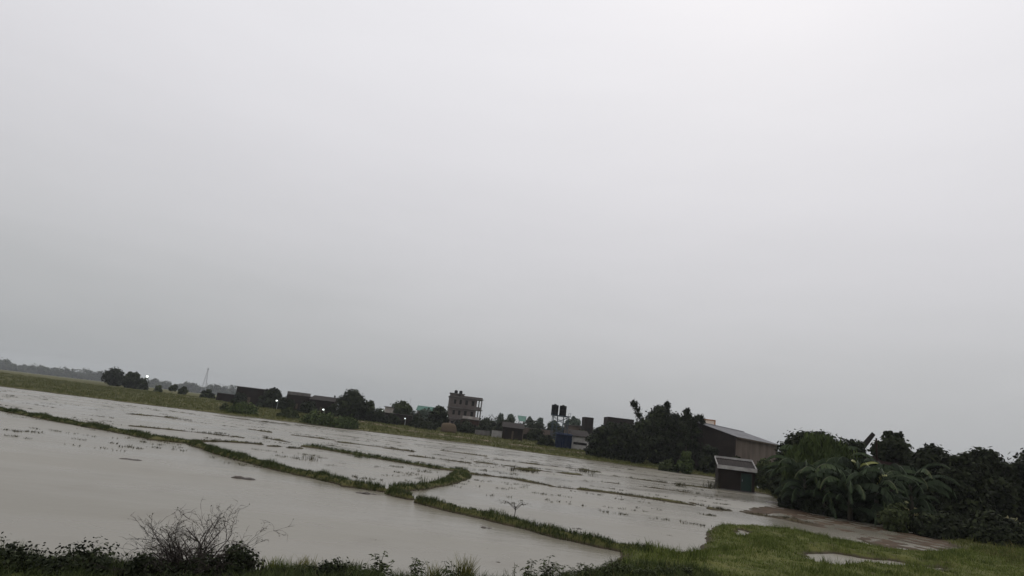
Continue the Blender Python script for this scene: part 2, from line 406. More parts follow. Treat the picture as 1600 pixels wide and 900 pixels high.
def HEIGHT(P):
    P = np.asarray(P, float).reshape(-1, 2)
    n1 = NOISE(P, 1.6); n2 = NOISE(P, 9.0); n3 = NOISE(P, 60.0)
    sf = SDF(P, far_poly) + 0.5 * n2 * np.clip(P[:, 1] / 80, 0.1, 1) + 0.15 * n1
    h = np.where(sf < 0, np.maximum(-0.35, sf * 0.25), 0.16 * (1 - np.exp(-np.maximum(sf, 0) / 0.6)) + 1.95 * (1 - np.exp(-(np.maximum(sf, 0) / 48) ** 1.25)))
    h += np.where(sf > 1, 0.05 * n2 + 0.03 * n1, 0) + np.where(sf > 60, 0.2 * n3, 0)
    sn = SDF(P, near_poly) + 0.10 * n2 + 0.08 * n1
    hn = np.where(sn < 0, np.maximum(-0.35, sn * 0.3), 0.10 * (1 - np.exp(-np.maximum(sn, 0) / 0.35)) + 0.25 * (1 - np.exp(-np.maximum(sn, 0) / 5.0)) + 0.03 * n1 * np.clip(sn, 0, 1))
    for pd in (puddle_a, puddle_b):
        sp = SDF(P, pd) + 0.22 * n1 + 0.1 * n2
        hn = np.where(sp > -0.5, np.minimum(hn, -0.03 - np.clip(sp, -0.5, .3) * (0.5)), hn)
    h = np.maximum(h, hn)
    sm = SDF(P, mud_poly) + 0.35 * n2 + 0.2 * n1
    hm = np.where(sm < 0, np.maximum(-0.35, sm * 0.1), np.minimum(0.006, sm * 0.1) + 0.036 * n1 + 0.026 * n2)
    h = np.maximum(h, hm)
    for line, w, hh in BUNDS:
        xs = [p[0] for p in line]; ys = [p[1] for p in line]
        sel = (P[:, 0] > min(xs) - 4) & (P[:, 0] < max(xs) + 4) & (P[:, 1] > min(ys) - 4) & (P[:, 1] < max(ys) + 4)
        if not sel.any(): continue
        q = P[sel]
        d = LDIST(q, line, w) * (1 + 0.25 * n1[sel])
        hb = hh * (1.25 - d * d * 1.1) + (0.03 if hh > .1 else 0.055) * NOISE(q, 2.3 if hh > .1 else 3.1)
        h[sel] = np.maximum(h[sel], np.maximum(hb, -0.35))
    return h

def hz(x, y): return float(HEIGHT([(x, y)])[0])

# ground: one sheet to the horizon, finer where the flooded fields are
az_f = np.radians(np.linspace(-47, 50, 640)); az_b = np.radians(np.linspace(50, 313, 60)[1:-1])
az = np.concatenate([az_f, az_b])
rad = np.concatenate([[0.4, 1.5, 3, 5, 6.5], np.exp(np.linspace(math.log(7.5), math.log(130), 470)), np.exp(np.linspace(math.log(133), math.log(1500), 60))])
A, RR = np.meshgrid(az, rad)
PX = np.stack([(np.sin(A) * RR).ravel(), (np.cos(A) * RR).ravel()], 1)
HZ = HEIGHT(PX)
V = np.column_stack([PX, HZ])
na, nr_ = len(az), len(rad)
ii, jj = np.meshgrid(np.arange(nr_ - 1), np.arange(na), indexing='ij')
a0 = ii * na + jj; b0 = ii * na + (jj + 1) % na
F = np.stack([a0.ravel(), b0.ravel(), (b0 + na).ravel(), (a0 + na).ravel()], 1)[:, ::-1]
gme = mesh_np('ground', V, F)
mudm = np.clip((SDF(PX, mud_poly) + 0.25) / 0.5, 0, 1)
lush = np.clip(SDF(PX, near_poly) + 0.5, 0, 1)
at = gme.attributes.new('mud', 'FLOAT', 'POINT'); at.data.foreach_set('value', mudm.astype(np.float32))
at = gme.attributes.new('lush', 'FLOAT', 'POINT'); at.data.foreach_set('value', lush.astype(np.float32))
at = gme.attributes.new('level', 'FLOAT', 'POINT'); at.data.foreach_set('value', HZ.astype(np.float32))

gm = bpy.data.materials.new('field soil and grass'); gm.use_nodes = True
nt = gm.node_tree; gb = nt.nodes['Principled BSDF']; gb.inputs['Roughness'].default_value = 0.85; gb.inputs['Specular IOR Level'].default_value = 0.1
def gattr(n):
    a = nt.nodes.new('ShaderNodeAttribute'); a.attribute_name = n; return a.outputs['Fac']
def gmix(f, c1, c2):
    m = nt.nodes.new('ShaderNodeMixRGB')
    if isinstance(f, float): m.inputs[0].default_value = f
    else: nt.links.new(f, m.inputs[0])
    for i, c in ((1, c1), (2, c2)):
        if isinstance(c, tuple): m.inputs[i].default_value = (*c, 1)
        else: nt.links.new(c, m.inputs[i])
    return m.outputs[0]
gtc = nt.nodes.new('ShaderNodeTexCoord')
def gnoise(s, lo, hi, det=5):
    n = nt.nodes.new('ShaderNodeTexNoise'); n.inputs['Scale'].default_value = s; n.inputs['Detail'].default_value = det
    nt.links.new(gtc.outputs['Object'], n.inputs['Vector'])
    r = nt.nodes.new('ShaderNodeMapRange'); r.inputs[1].default_value = lo; r.inputs[2].default_value = hi
    nt.links.new(n.outputs['Fac'], r.inputs[0]); return r.outputs[0]
field_c = gmix(gnoise(0.10, .35, .65), (0.072, 0.074, 0.024), (0.105, 0.094, 0.036))
field_c = gmix(gnoise(0.9, .52, .75), field_c, (0.05, 0.055, 0.018))
lush_c = gmix(gnoise(0.8, .35, .68), (0.066, 0.078, 0.018), (0.105, 0.105, 0.030))
lush_c = gmix(gnoise(3.0, .55, .75), lush_c, (0.06, 0.048, 0.028))
grass_c = gmix(gattr('lush'), field_c, lush_c)
soil = gmix(gnoise(2.0, .35, .65), (0.060, 0.046, 0.030), (0.042, 0.034, 0.022))
lev = nt.nodes.new('ShaderNodeMapRange'); lev.inputs[1].default_value = 0.03; lev.inputs[2].default_value = 0.10
nt.links.new(gattr('level'), lev.inputs[0])
base_c = gmix(lev.outputs[0], soil, grass_c)
mud_c = gmix(gnoise(1.2, .35, .65), (0.082, 0.054, 0.032), (0.045, 0.032, 0.020))
base_c = gmix(gattr('mud'), base_c, mud_c)
nt.links.new(base_c, gb.inputs['Base Color'])
rgh = nt.nodes.new('ShaderNodeMapRange'); rgh.inputs[3].default_value = 0.9; rgh.inputs[4].default_value = 0.8
nt.links.new(gattr('mud'), rgh.inputs[0]); nt.links.new(rgh.outputs[0], gb.inputs['Roughness'])
gbump = nt.nodes.new('ShaderNodeBump'); gbump.inputs['Strength'].default_value = 0.6; gbump.inputs['Distance'].default_value = 0.06
nt.links.new(gnoise(5.0, 0, 1), gbump.inputs['Height']); nt.links.new(gbump.outputs[0], gb.inputs['Normal'])
ground = tag(obj('ground', gme, gm, smooth=True), 'flat farmland with grassy banks and muddy edges around the flooded paddies', 'ground', kind='structure')

# water: muddy flood water over the paddies
wm = bpy.data.materials.new('muddy flood water'); wm.use_nodes = True
nt = wm.node_tree; wb = nt.nodes['Principled BSDF']
wb.inputs['Roughness'].default_value = 0.26; wb.inputs['IOR'].default_value = 1.33; wb.inputs['Specular IOR Level'].default_value = 0.5
gtc = nt.nodes.new('ShaderNodeTexCoord')
wc = gmix(gnoise(0.06, .35, .65), (0.205, 0.188, 0.147), (0.182, 0.168, 0.132))
wc = gmix(gnoise(0.5, .55, .8), wc, (0.165, 0.147, 0.112))
wr_ = nt.nodes.new('ShaderNodeMapRange'); wr_.inputs[3].default_value = 0.17; wr_.inputs[4].default_value = 0.34
wp = nt.nodes.new('ShaderNodeMapping'); wp.inputs['Scale'].default_value = (0.05, 0.16, 1); wp.inputs['Rotation'].default_value = (0, 0, 0.2)
wq = nt.nodes.new('ShaderNodeTexNoise'); wq.inputs['Scale'].default_value = 1.0; wq.inputs['Detail'].default_value = 4
nt.links.new(gtc.outputs['Object'], wp.inputs[0]); nt.links.new(wp.outputs[0], wq.inputs['Vector'])
wr_.inputs[1].default_value = 0.36; wr_.inputs[2].default_value = 0.62
nt.links.new(wq.outputs['Fac'], wr_.inputs[0]); nt.links.new(wr_.outputs[0], wb.inputs['Roughness'])
nt.links.new(wc, wb.inputs['Base Color'])
mp = nt.nodes.new('ShaderNodeMapping'); mp.inputs['Scale'].default_value = (0.8, 1.6, 1); mp.inputs['Rotation'].default_value = (0, 0, 0.35)
nt.links.new(gtc.outputs['Object'], mp.inputs[0])
def rip(s, st, dist, prev=None):
    n = nt.nodes.new('ShaderNodeTexNoise'); n.inputs['Scale'].default_value = s; n.inputs['Detail'].default_value = 3
    nt.links.new(mp.outputs[0], n.inputs['Vector'])
    b = nt.nodes.new('ShaderNodeBump'); b.inputs['Strength'].default_value = st; b.inputs['Distance'].default_value = dist
    nt.links.new(n.outputs['Fac'], b.inputs['Height'])
    if prev: nt.links.new(prev, b.inputs['Normal'])
    return b.outputs[0]
nt.links.new(rip(8.0, 0.45, 0.012, rip(1.1, 0.35, 0.04)), wb.inputs['Normal'])
wbm = MB(); wbm.add([(-420, -20, 0), (420, -20, 0), (420, 150, 0), (-420, 150, 0)], [(0, 1, 2, 3)])
tag(wbm.build('water', wm), 'brown flood water lying over the paddies', 'water', kind='structure')

# pale dirt path along the far field
pth = [(380, 640.5), (480, 655), (560, 666.5), (640, 679.2), (700, 686.5), (780, 697), (860, 708), (930, 717)]
pl = G(pth)
pv = []; pf = []
pp = []
for i in range(len(pl) - 1):
    for k in range(12):
        t = k / 12; pp.append((pl[i][0] + (pl[i + 1][0] - pl[i][0]) * t, pl[i][1] + (pl[i + 1][1] - pl[i][1]) * t + 5.0))
for i, (x, y) in enumerate(pp):
    w = 0.9 + 0.35 * math.sin(i * 0.9) + 0.2 * math.sin(i * 2.3)
    for s in (-1, 0, 1):
        yy = y + s * w * 2.1
        pv.append((x, yy, hz(x, yy) + 0.05))
for i in range(len(pp) - 1):
    for s in (0, 1): pf.append((i * 3 + s, i * 3 + 3 + s, i * 3 + 4 + s, i * 3 + 1 + s))
me = bpy.data.meshes.new('dirt_path'); me.from_pydata(pv, [], pf)
M['path'] = mat('pale dirt', (0.21, 0.165, 0.115), (0.13, 0.11, 0.065), 0.8, 0.95, 0.1)
tag(obj('dirt_path', me, M['path'], smooth=True), 'pale dirt track running along the far field', 'path', kind='structure')

# ------------------------------------------------------------------ haze: one closed box of rainy air
hm = bpy.data.materials.new('rainy haze'); hm.use_nodes = True
nt = hm.node_tree; nt.nodes.clear()
ho = nt.nodes.new('ShaderNodeOutputMaterial'); hv = nt.nodes.new('ShaderNodeVolumePrincipled')
hv.inputs['Color'].default_value = (0.88, 0.92, 0.95, 1); hv.inputs['Density'].default_value = 0.00024; hv.inputs['Anisotropy'].default_value = 0.0
nt.links.new(hv.outputs[0], ho.inputs['Volume'])
hb = MB(); hb.box(-1520, 1520, -1520, 1520, -1.5, 40)
tag(hb.build('haze', hm), 'thin grey rain haze over the fields', 'haze', kind='stuff')

# ------------------------------------------------------------------ vegetation builders
def unit(n, r):
    v = r.normal(size=(n, 3)); return v / np.linalg.norm(v, axis=1, keepdims=True)

def leaf_quads(C, N, size, r, aspect=0.62, tint=None, droop=0.0):
    """rhombic leaves at C facing N"""
    n = len(C)
    a = unit(n, r); u = np.cross(N, a); u /= np.linalg.norm(u, axis=1, keepdims=True) + 1e-9
    w = np.cross(N, u)
    u[:, 2] -= droop
    s = (size * r.uniform(0.6, 1.35, n))[:, None]
    V = np.stack([C - u * s, C + w * s * aspect, C + u * s, C - w * s * aspect], 1).reshape(-1, 3)
    F = np.arange(4 * n).reshape(-1, 4)
    t = np.repeat(np.clip(tint, 0, 1), 4)
    return V, F, t

def cat_parts(parts):
    V = []; F = []; T = []; b = 0
    for v, f, t in parts:
        V.append(v); F.append(f + b); T.append(t); b += len(v)
    return np.concatenate(V), np.concatenate(F), np.concatenate(T)

def crown(r, H, W, base=0.25, nb=40, per=120, leaf=0.35, shape='round', blob=0.2, weep=0.0):
    """crown of leaf clumps: returns V,F,T and clump centres"""
    cen = []
    while len(cen) < nb:
        p = r.uniform(-1, 1, 3)
        rr = np.linalg.norm(p)
        if rr > 1 or rr < 0.35: continue
        if shape == 'round': x, y, z = p[0], p[1], p[2]
        elif shape == 'dome':
            x, y, z = p[0], p[1], p[2]
            k = 1.0 - 0.25 * (z > 0.5); x *= k; y *= k
        elif shape == 'cone':
            z = p[2]; k = 0.35 + 0.65 * (1 - (z + 1) / 2); x, y = p[0] * k, p[1] * k
        elif shape == 'heap':
            z = abs(p[2]) * 2 - 1; x, y = p[0], p[1]
        cen.append((x * W * 0.40, y * W * 0.40, H * base + (z + 1) / 2 * H * (1 - base) * 0.9))
    parts = []
    for c in cen:
        br = W * blob * r.uniform(0.45, 1.35)
        n = int(per * r.uniform(0.7, 1.3))
        d = unit(n, r)
        rad_ = br * (0.35 + 0.75 * r.uniform(0, 1, n) ** 0.6)
        spray = r.uniform(0, 1, n) < .16; rad_[spray] *= r.uniform(1.1, 1.6, spray.sum())
        C = np.array(c) + d * rad_[:, None] * np.array([1, 1, 0.8])
        C[:, 2] = np.clip(C[:, 2], 0.05, None)
        N = d * 0.8 + unit(n, r) * 0.7; N[:, 2] += 0.35
        N /= np.linalg.norm(N, axis=1, keepdims=True)
        t = r.uniform(0.15, 0.75) + r.normal(0, 0.16, n)
        if weep:
            N[:, 2] *= .25; N /= np.linalg.norm(N, axis=1, keepdims=True)
        parts.append(leaf_quads(C, N, np.full(n, leaf), r, 0.6 if not weep else .34, t, weep))
    return cat_parts(parts), cen

def trunk_mb(r, H, W, cen, base, rad_):
    mb = MB()
    top = (r.uniform(-.04, .04) * W, r.uniform(-.04, .04) * W, H * (base + 0.35 * (1 - base)))
    mid = (top[0] * .4 + r.uniform(-.03, .03) * W, top[1] * .4, top[2] * 0.5)
    mb.tube([(0, 0, -0.3), (0, 0, 0.15 * top[2]), mid, top], [rad_ * 1.35, rad_ * 1.05, rad_ * .85, rad_ * .5], 8)
    idx = r.permutation(len(cen))[:min(9, len(cen))]
    for i in idx:
        c = cen[i]; f = r.uniform(0.45, 0.95)
        s = tuple(np.array(mid) * (1 - f) + np.array(top) * f)
        m = tuple((np.array(s) + np.array(c)) / 2 + np.array([0, 0, 0.06 * H]))
        mb.tube([s, m, c], [rad_ * .42, rad_ * .26, rad_ * .08], 6)
    return mb

def ground_at(px, py, D):
    x, y, z = dp(px, py, D); return x, y, hz(x, y)

def tree(name, label, cx, top, base_y, D, wpx, seed, lm, base=0.2, nb=40, per=120, leaf=0.35, shape='round', blob=0.2, cat='tree', group=None, trunk_r=None, weep=0.0):
    r = np.random.default_rng(seed)
    x, y, g = ground_at(cx, base_y, D)
    zt = dp(cx + (base_y - top) * 0.11, top, D)[2]
    H = max(1.0, zt - g); W = wpx * D / FPX
    t = thing(name, label, cat, (x, y, g), 0, group)
    (V, F, T), cen = crown(r, H, W, base, nb, per, leaf, shape, blob, weep)
    me = mesh_np('crown', V, F, T)
    obj('crown', me, lm, t)
    trunk_mb(r, H, W, cen, base, trunk_r or max(0.08, 0.022 * H)).build('trunk', M['bark'], t, True)
    return t

def blades(P, hgt, wid, r, tint, lean=0.35, seg=2):
    """grass blades from base points P (n,3): tapering, bending"""
    n = len(P); a = r.uniform(0, 2 * math.pi, n)
    h = hgt * r.uniform(0.55, 1.25, n)
    side = np.stack([np.cos(a), np.sin(a), np.zeros(n)], 1)
    b = r.uniform(0, 2 * math.pi, n)
    ln = np.stack([np.cos(b), np.sin(b), np.zeros(n)], 1) * (lean * h * r.uniform(0.2, 1.3, n))[:, None]
    up = np.array([0, 0, 1.0])
    w = (wid * r.uniform(0.7, 1.3, n))[:, None]
    m = P + ln * 0.35 + up * (h * 0.6)[:, None]; tp = P + ln + up * h[:, None]
    V = np.stack([P - side * w, P + side * w, m + side * w * .7, m - side * w * .7, tp + side * w * .12, tp - side * w * .12], 1).reshape(-1, 3)
    k = np.arange(n)[:, None] * 6
    F = np.concatenate([k + np.array([0, 1, 2, 3]), k + np.array([3, 2, 4, 5])])
    return V, F, np.repeat(np.clip(tint, 0, 1), 6)

def grass_mass(name, label, pts, per, spread, hgt, wid, lm, r, lean=0.4, kind='stuff', tmean=0.5):
    """tufts at pts (n,2)"""
    n = len(pts)
    C = np.repeat(pts, per, 0) + r.normal(0, spread, (n * per, 2))
    hh = HEIGHT(C)
    ok = hh > -0.06
    C = C[ok]; hh = hh[ok]
    tt = np.repeat(np.clip(r.normal(tmean, 0.2, n), 0, 1), per)[ok] + r.normal(0, 0.12, len(C))
    hs = np.repeat(hgt * r.uniform(0.6, 1.3, n) * np.clip(.85 + .5 * NOISE(pts, 3.2), .35, 1.4), per)[ok]
    V, F, T = blades(np.column_stack([C, hh - 0.02]), hs, np.full(len(C), wid), r, tt, lean)
    o = obj(name, mesh_np(name, V, F, T), lm)
    return tag(o, label, 'grass', kind=kind)

# ------------------------------------------------------------------ far buildings
def wall_at(mb, L, H, T, holes, ox, oy, oz, ang, mi=0):
    s = len(mb.v); mb.wall(L, H, T, holes, mi)
    mb.xform(Matrix.Translation((ox, oy, oz)) @ Matrix.Rotation(ang, 4, 'Z'), s)
    return mb

def block(mb, w, d, h, T, front=(), back=(), left=(), right=(), z=0.0):
    """four walls round a rectangle: x 0..w, y 0..d, butted end to end"""
    wall_at(mb, w, h, T, front, 0, 0, z, 0)
    wall_at(mb, w, h, T, back, 0, d - T, z, 0)
    wall_at(mb, d - 2 * T, h, T, left, T, T, z, math.pi / 2)
    wall_at(mb, d - 2 * T, h, T, right, w, T, z, math.pi / 2)
    return mb

def house(name, label, cx, top_y, base_y, D, wpx, rz, wallm, roofm, depth=6.0, holes=((0.12, 0.22, 1.0, 2.1), (0.45, 0.55, 0.0, 2.05), (0.75, 0.87, 1.0, 2.1)), roof='flat', door=True, cat='house', extra=None):
    w = wpx * D / FPX
    x, y, g = ground_at(cx, base_y, D); zt = dp(cx + (base_y - top_y) * .1, top_y, D)[2]
    h = max(2.2, zt - g)
    t = thing(name, label, cat, (x, y, g - 0.1), rz)
    x0 = -w / 2
    hs = [(a * w, b * w, c, min(e, h - 0.3)) for a, b, c, e in holes]
    mb = MB(); block(mb, w, depth, h, 0.25, hs, [], [(depth * .4, depth * .55, 1.0, 2.0)], [(depth * .4, depth * .55, 1.0, 2.0)])
    mb.xform(Matrix.Translation((x0, 0, 0))).build('wall', wallm, t)
    for a, b, c, e in hs:
        nm = 'door' if c == 0.0 else 'window'
        f = MB(); f.box(x0 + a, x0 + b, 0.12, 0.17, c, e); f.build(nm, M['wood'] if nm == 'door' else M['dark'], t)
    rb = MB()
    if roof == 'flat':
        rb.box(x0 - 0.35, x0 + w + 0.35, -0.35, depth + 0.35, h, h + 0.16)
    elif roof == 'parapet':
        rb.box(x0, x0 + w, 0, depth, h, h + 0.14); rb.box(x0, x0 + w, 0, 0.2, h + 0.14, h + 0.8); rb.box(x0, x0 + 0.2, 0.2, depth, h + 0.14, h + 0.8)
    elif roof == 'mono':
        rb.slab([(x0 - .3, -.4, h + 0.02), (x0 + w + .3, -.4, h + 0.02), (x0 + w + .3, depth + .3, h + 1.2), (x0 - .3, depth + .3, h + 1.2)], 0.08)
        mbk = MB(); mbk.box(x0, x0 + w, depth - 0.25, depth - 0.003, h, h + 1.0); mbk.build('gable', wallm, t)
    elif roof == 'gable':
        m = depth / 2
        for s in (0, 1):
            ya, yb = (-.4, m) if s == 0 else (depth + .4, m)
            q = [(x0 - .4, ya, h - 0.1), (x0 + w + .4, ya, h - 0.1), (x0 + w + .4, yb, h + 1.5), (x0 - .4, yb, h + 1.5)]
            rb.slab(q if s == 0 else q[::-1], 0.09)
        for xx in (x0 + .01, x0 + w - .24):
            gb_ = MB()
            gb_.add([(xx, 0, h), (xx, depth, h), (xx, m, h + 1.35), (xx + .23, 0, h), (xx + .23, depth, h), (xx + .23, m, h + 1.35)],
                    [(0, 2, 1), (3, 4, 5), (0, 3, 5, 2), (1, 2, 5, 4), (0, 1, 4, 3)])
            gb_.build('gable', wallm, t)
    if roof != 'none': rb.build('roof', roofm, t)
    return t, x0, w, h

# ruined brick house on the left, with its lower side wall
house('brick_house', 'flat-roofed dark brick house beside a round tree, at the left end of the village', 391, 606, 629, 168, 48, 0.05, M['brick_dark'], M['concrete'], 7,
      holes=((0.1, 0.2, 1.2, 2.4), (0.38, 0.48, 0.0, 2.1), (0.7, 0.82, 1.2, 2.4)), roof='flat')
def yard_wall(name, label, x1, x2, top, base, D, m, notch=(), T=0.25, rz=0.0, cat='wall'):
    a = dp(x1, base, D); b = dp(x2, base + (x2 - x1) * .119, D)
    L = b[0] - a[0]; g = min(hz(a[0], D), hz(b[0], D)) - 0.2
    zt = dp(x1, top, D)[2]; H = max(0.8, zt - g)
    t = thing(name, label, cat, (a[0], D, g), rz)
    mb = MB(); wall_at(mb, L, H, T, [(p * L, q * L, H * z0, H * z1) for p, q, z0, z1 in notch], 0, 0, 0, 0)
    mb.build('wall_panel', m, t)
    k = MB(); k.box(-0.05, L + 0.05, -0.06, T + 0.06, H, H + 0.09); k.build('coping', M['concrete'], t)
    p = MB()
    npost = max(2, int(L / 5) + 1)
    for i in range(npost):
        xx = i * (L - 0.36) / (npost - 1)
        p.box(xx, xx + 0.36, -0.12, -0.003, 0, H - 0.003)
    p.build('pier', m, t)
    return t
yard_wall('boundary_wall', 'low dark brick wall running left from the flat-roofed brick house', 338, 366, 613.5, 622, 172, M['brick_dark'])

house('brick_house', 'dark broken brick house with a stepped outline beside two lamps', 462, 617, 641, 158, 36, -0.06, M['brick_dark'], M['concrete'], 6, roof='parapet')
house('brick_hut', 'low dark brick hut with a sloping tin roof left of the big round tree', 500, 625, 645, 156, 36, 0.08, M['brick_dark'], M['rust_tin'], 5, roof='mono')
yard_wall('boundary_wall', 'long dark brick wall right of the big round tree', 562, 642, 640, 655, 150, M['brick_dark'], notch=((0.3, 0.34, 0.0, 0.75),))
house('grey_house', 'small grey plastered house showing above the long dark wall', 605, 635.5, 655, 190, 12, 0.1, M['plaster'], M['concrete'], 5)
house('grey_house', 'hazy grey green house left of the tall brick building behind the dark bushy tree', 662, 641, 664, 205, 26, 0.0, M['concrete'], M['teal'], 6, roof='gable')

# tall unfinished brick building
def tall_building():
    D = 185
    x, y, g = ground_at(695.5, 668, D)
    w = 50 * D / FPX; s = D / FPX
    t = thing('apartment_building', 'tall unfinished brick building with a stair tower and open corner bays', 'building', (x + .3, y, g - 0.2), R(7))
    ztop = dp(736, 622, D)[2] - g + 0.2
    st = ztop / 3.0; dep = 9.0
    tw = 0.42 * w; bay = 0.16 * w
    body = MB()
    mw = w - bay
    for k in range(3):
        z = k * st
        if k == 0: hs = [(0.12 * w, 0.2 * w, 1, 2.3), (0.34 * w, 0.43 * w, 0, 2.2), (0.6 * w, 0.7 * w, 1, 2.3)]
        else: hs = [(0.13 * w, 0.20 * w, z + 1, z + 2.3), (0.30 * w, 0.37 * w, z + 1, z + 2.4), (0.48 * w, 0.56 * w, z + 1, z + 2.4), (0.68 * w, 0.76 * w, z + 1, z + 2.4)]
        wall_at(body, mw, st - 0.2, 0.25, [(a, b, c - z, e - z) for a, b, c, e in hs], 0, 0, z, 0)
        wall_at(body, mw, st - 0.2, 0.25, [], 0, dep - .25, z, 0)
        wall_at(body, dep - .5, st - 0.2, 0.25, [(2, 3.2, 1, 2.3), (5.5, 6.7, 1, 2.3)], 0.25, .25, z, math.pi / 2)
        wall_at(body, dep - .5, st - 0.2, 0.25, [(2, 3.2, 1, 2.3)], mw, .25, z, math.pi / 2)
        for a, b, c, e in hs:
            o = MB(); o.box(a, b, 0.16, 0.2, c, e); o.build('door' if c == 0 else 'window', M['dark'], t)
            if c > 0:
                sl = MB(); sl.box(a - .15, b + .15, -.35, -.003, e + 0.08, e + 0.16); sl.build('window_shade', M['concrete'], t)
        sb = MB(); sb.box(-.3, w + .3, -.4, dep + .2, z + st - 0.2, z + st); sb.build('floor_slab', M['concrete'], t)
    body.build('wall', M['brick_pale'], t)
    for yy in (0.0, dep - .35):
        cb = MB()
        for k in range(3):
            cb.box(w - 0.35, w, yy, yy + .35, k * st, k * st + st - .2)
        cb.build('column', M['concrete'], t)
    lo = MB()                                               # plastered strip of wall in the corner bays
    for k in (0, 1): lo.box(mw + .002, w - .352, 0.05, 0.25, k * st, k * st + (st - .2 if k == 0 else 1.0))
    lo.build('bay_wall', M['plaster'], t)
    lo = MB(); lo.box(mw + .002, w - .352, 0.05, 0.25, 2 * st, 2 * st + 0.8); lo.build('bay_wall', M['brick_pale'], t)
    pl_ = MB(); pl_.box(0.45 * w, mw - .01, -0.04, -.003, st * 0.95 + .1, st * 1.0 + 1.0); pl_.build('plaster_patch', M['plaster'], t)
    tower = MB()
    zt = dp(708, 614.5, D)[2] - g + 0.2 - ztop
    hs = [(0.08 * w, 0.14 * w, 0.9, min(1.7, zt - .3)), (0.25 * w, .31 * w, 0.0, min(1.9, zt - .2))]
    block(tower, tw, 4.5, zt, 0.22, hs, [], [], [], z=ztop); tower.build('stair_tower', M['brick_pale'], t)
    rf = MB(); rf.box(-.25, tw + .25, -.25, 4.75, ztop + zt, ztop + zt + .16); rf.build('roof', M['concrete'], t)
    pp_ = MB(); pp_.box(tw + .01, w, 0.0, 0.15, ztop, ztop + .45); pp_.box(w - .15, w, .15, dep, ztop, ztop + .45); pp_.build('parapet', M['brick_pale'], t)
    for i, xx in enumerate((0.4, 0.75)):
        k = MB(); k.lathe([(.5, ztop + zt + .16), (.52, ztop + zt + .7), (.5, ztop + zt + 1.0), (.2, ztop + zt + 1.2)], 14, (tw * xx, 2.2)); k.build('water_tank', M['plastic'], t, True)
    return t
tall_building()

house('brick_house', 'low brick house in front of the tall brick building, half hidden by bushes', 732, 655, 674, 150, 28, 0.0, M['brick_red'], M['concrete'], 5)
# straw heap: a domed thatch with a worn base
def straw_heap(name, label, cx, top, base, D, wpx):
    x, y, g = ground_at(cx, base, D); w = wpx * D / FPX; h = dp(cx, top, D)[2] - g
    t = thing(name, label, 'haystack', (x, y, g - .1))
    mb = MB(); mb.lathe([(w * .50, 0), (w * .52, h * .3), (w * .5, h * .62), (w * .45, h * .85), (w * .34, h * .97), (w * .05, h * 1.04)], 22)
    o = mb.build('heap', M['straw'], t, True)
    for v in o.data.vertices:
        a = math.atan2(v.co.y, v.co.x); k = 1 + .06 * math.sin(3 * a + v.co.z * 2) + .04 * math.sin(7 * a - v.co.z * 5)
        v.co.x *= k; v.co.y *= k * .6
    return t
straw_heap('straw_heap', 'tan domed straw heap in front of the dark bushy tree', 701, 660.5, 668, 138, 23)
yard_wall('boundary_wall', 'short grey white wall below the trees, left of the bright white one', 742, 765, 671.5, 676.5, 142, M['concrete'])
yard_wall('boundary_wall', 'short bright whitewashed wall below the small round trees', 768, 784, 672.0, 679, 141, M['white'])
yard_wall('compound_wall', 'long brown plastered wall left of the twin black tanks', 786, 862, 664, 688, 148, M['plaster_tan'], notch=((0.1, 0.22, 0.0, .55), (0.4, 0.52, 0, .5), (0.72, 0.84, 0, .55)))
house('brick_shed', 'low dark brick shed with a sloping roof beside the bright white wall', 800, 668, 686, 138, 30, 0.0, M['brick_dark'], M['rust_tin'], 4, roof='mono')
# green sheet roof on posts
def green_canopy():
    D = 230; x, y, g = ground_at(812, 690, D); s = D / FPX
    t = thing('canopy', 'pale green sheet canopy standing above the long brown wall among small round trees', 'canopy', (x, y, g))
    w = 13.5 * s; zt = dp(812, 649, D)[2] - g; zb = dp(812, 657.5, D)[2] - g
    mb = MB(); mb.slab([(-w * .36, -1.0, zb), (w * .36, -1.0, zb), (w * .52, 3.0, zt), (-w * .52, 3.0, zt)], .08); mb.build('roof', M['teal'], t)
    for sx in (-1, 1):
        for yy, zz in ((-.8, zb - .1), (2.7, zt - .35)):
            p = MB(); p.tube([(sx * w * .3, yy, -.3), (sx * w * .3, yy, zz)], .09, 8); p.build('post', M['galv'], t)
green_canopy()

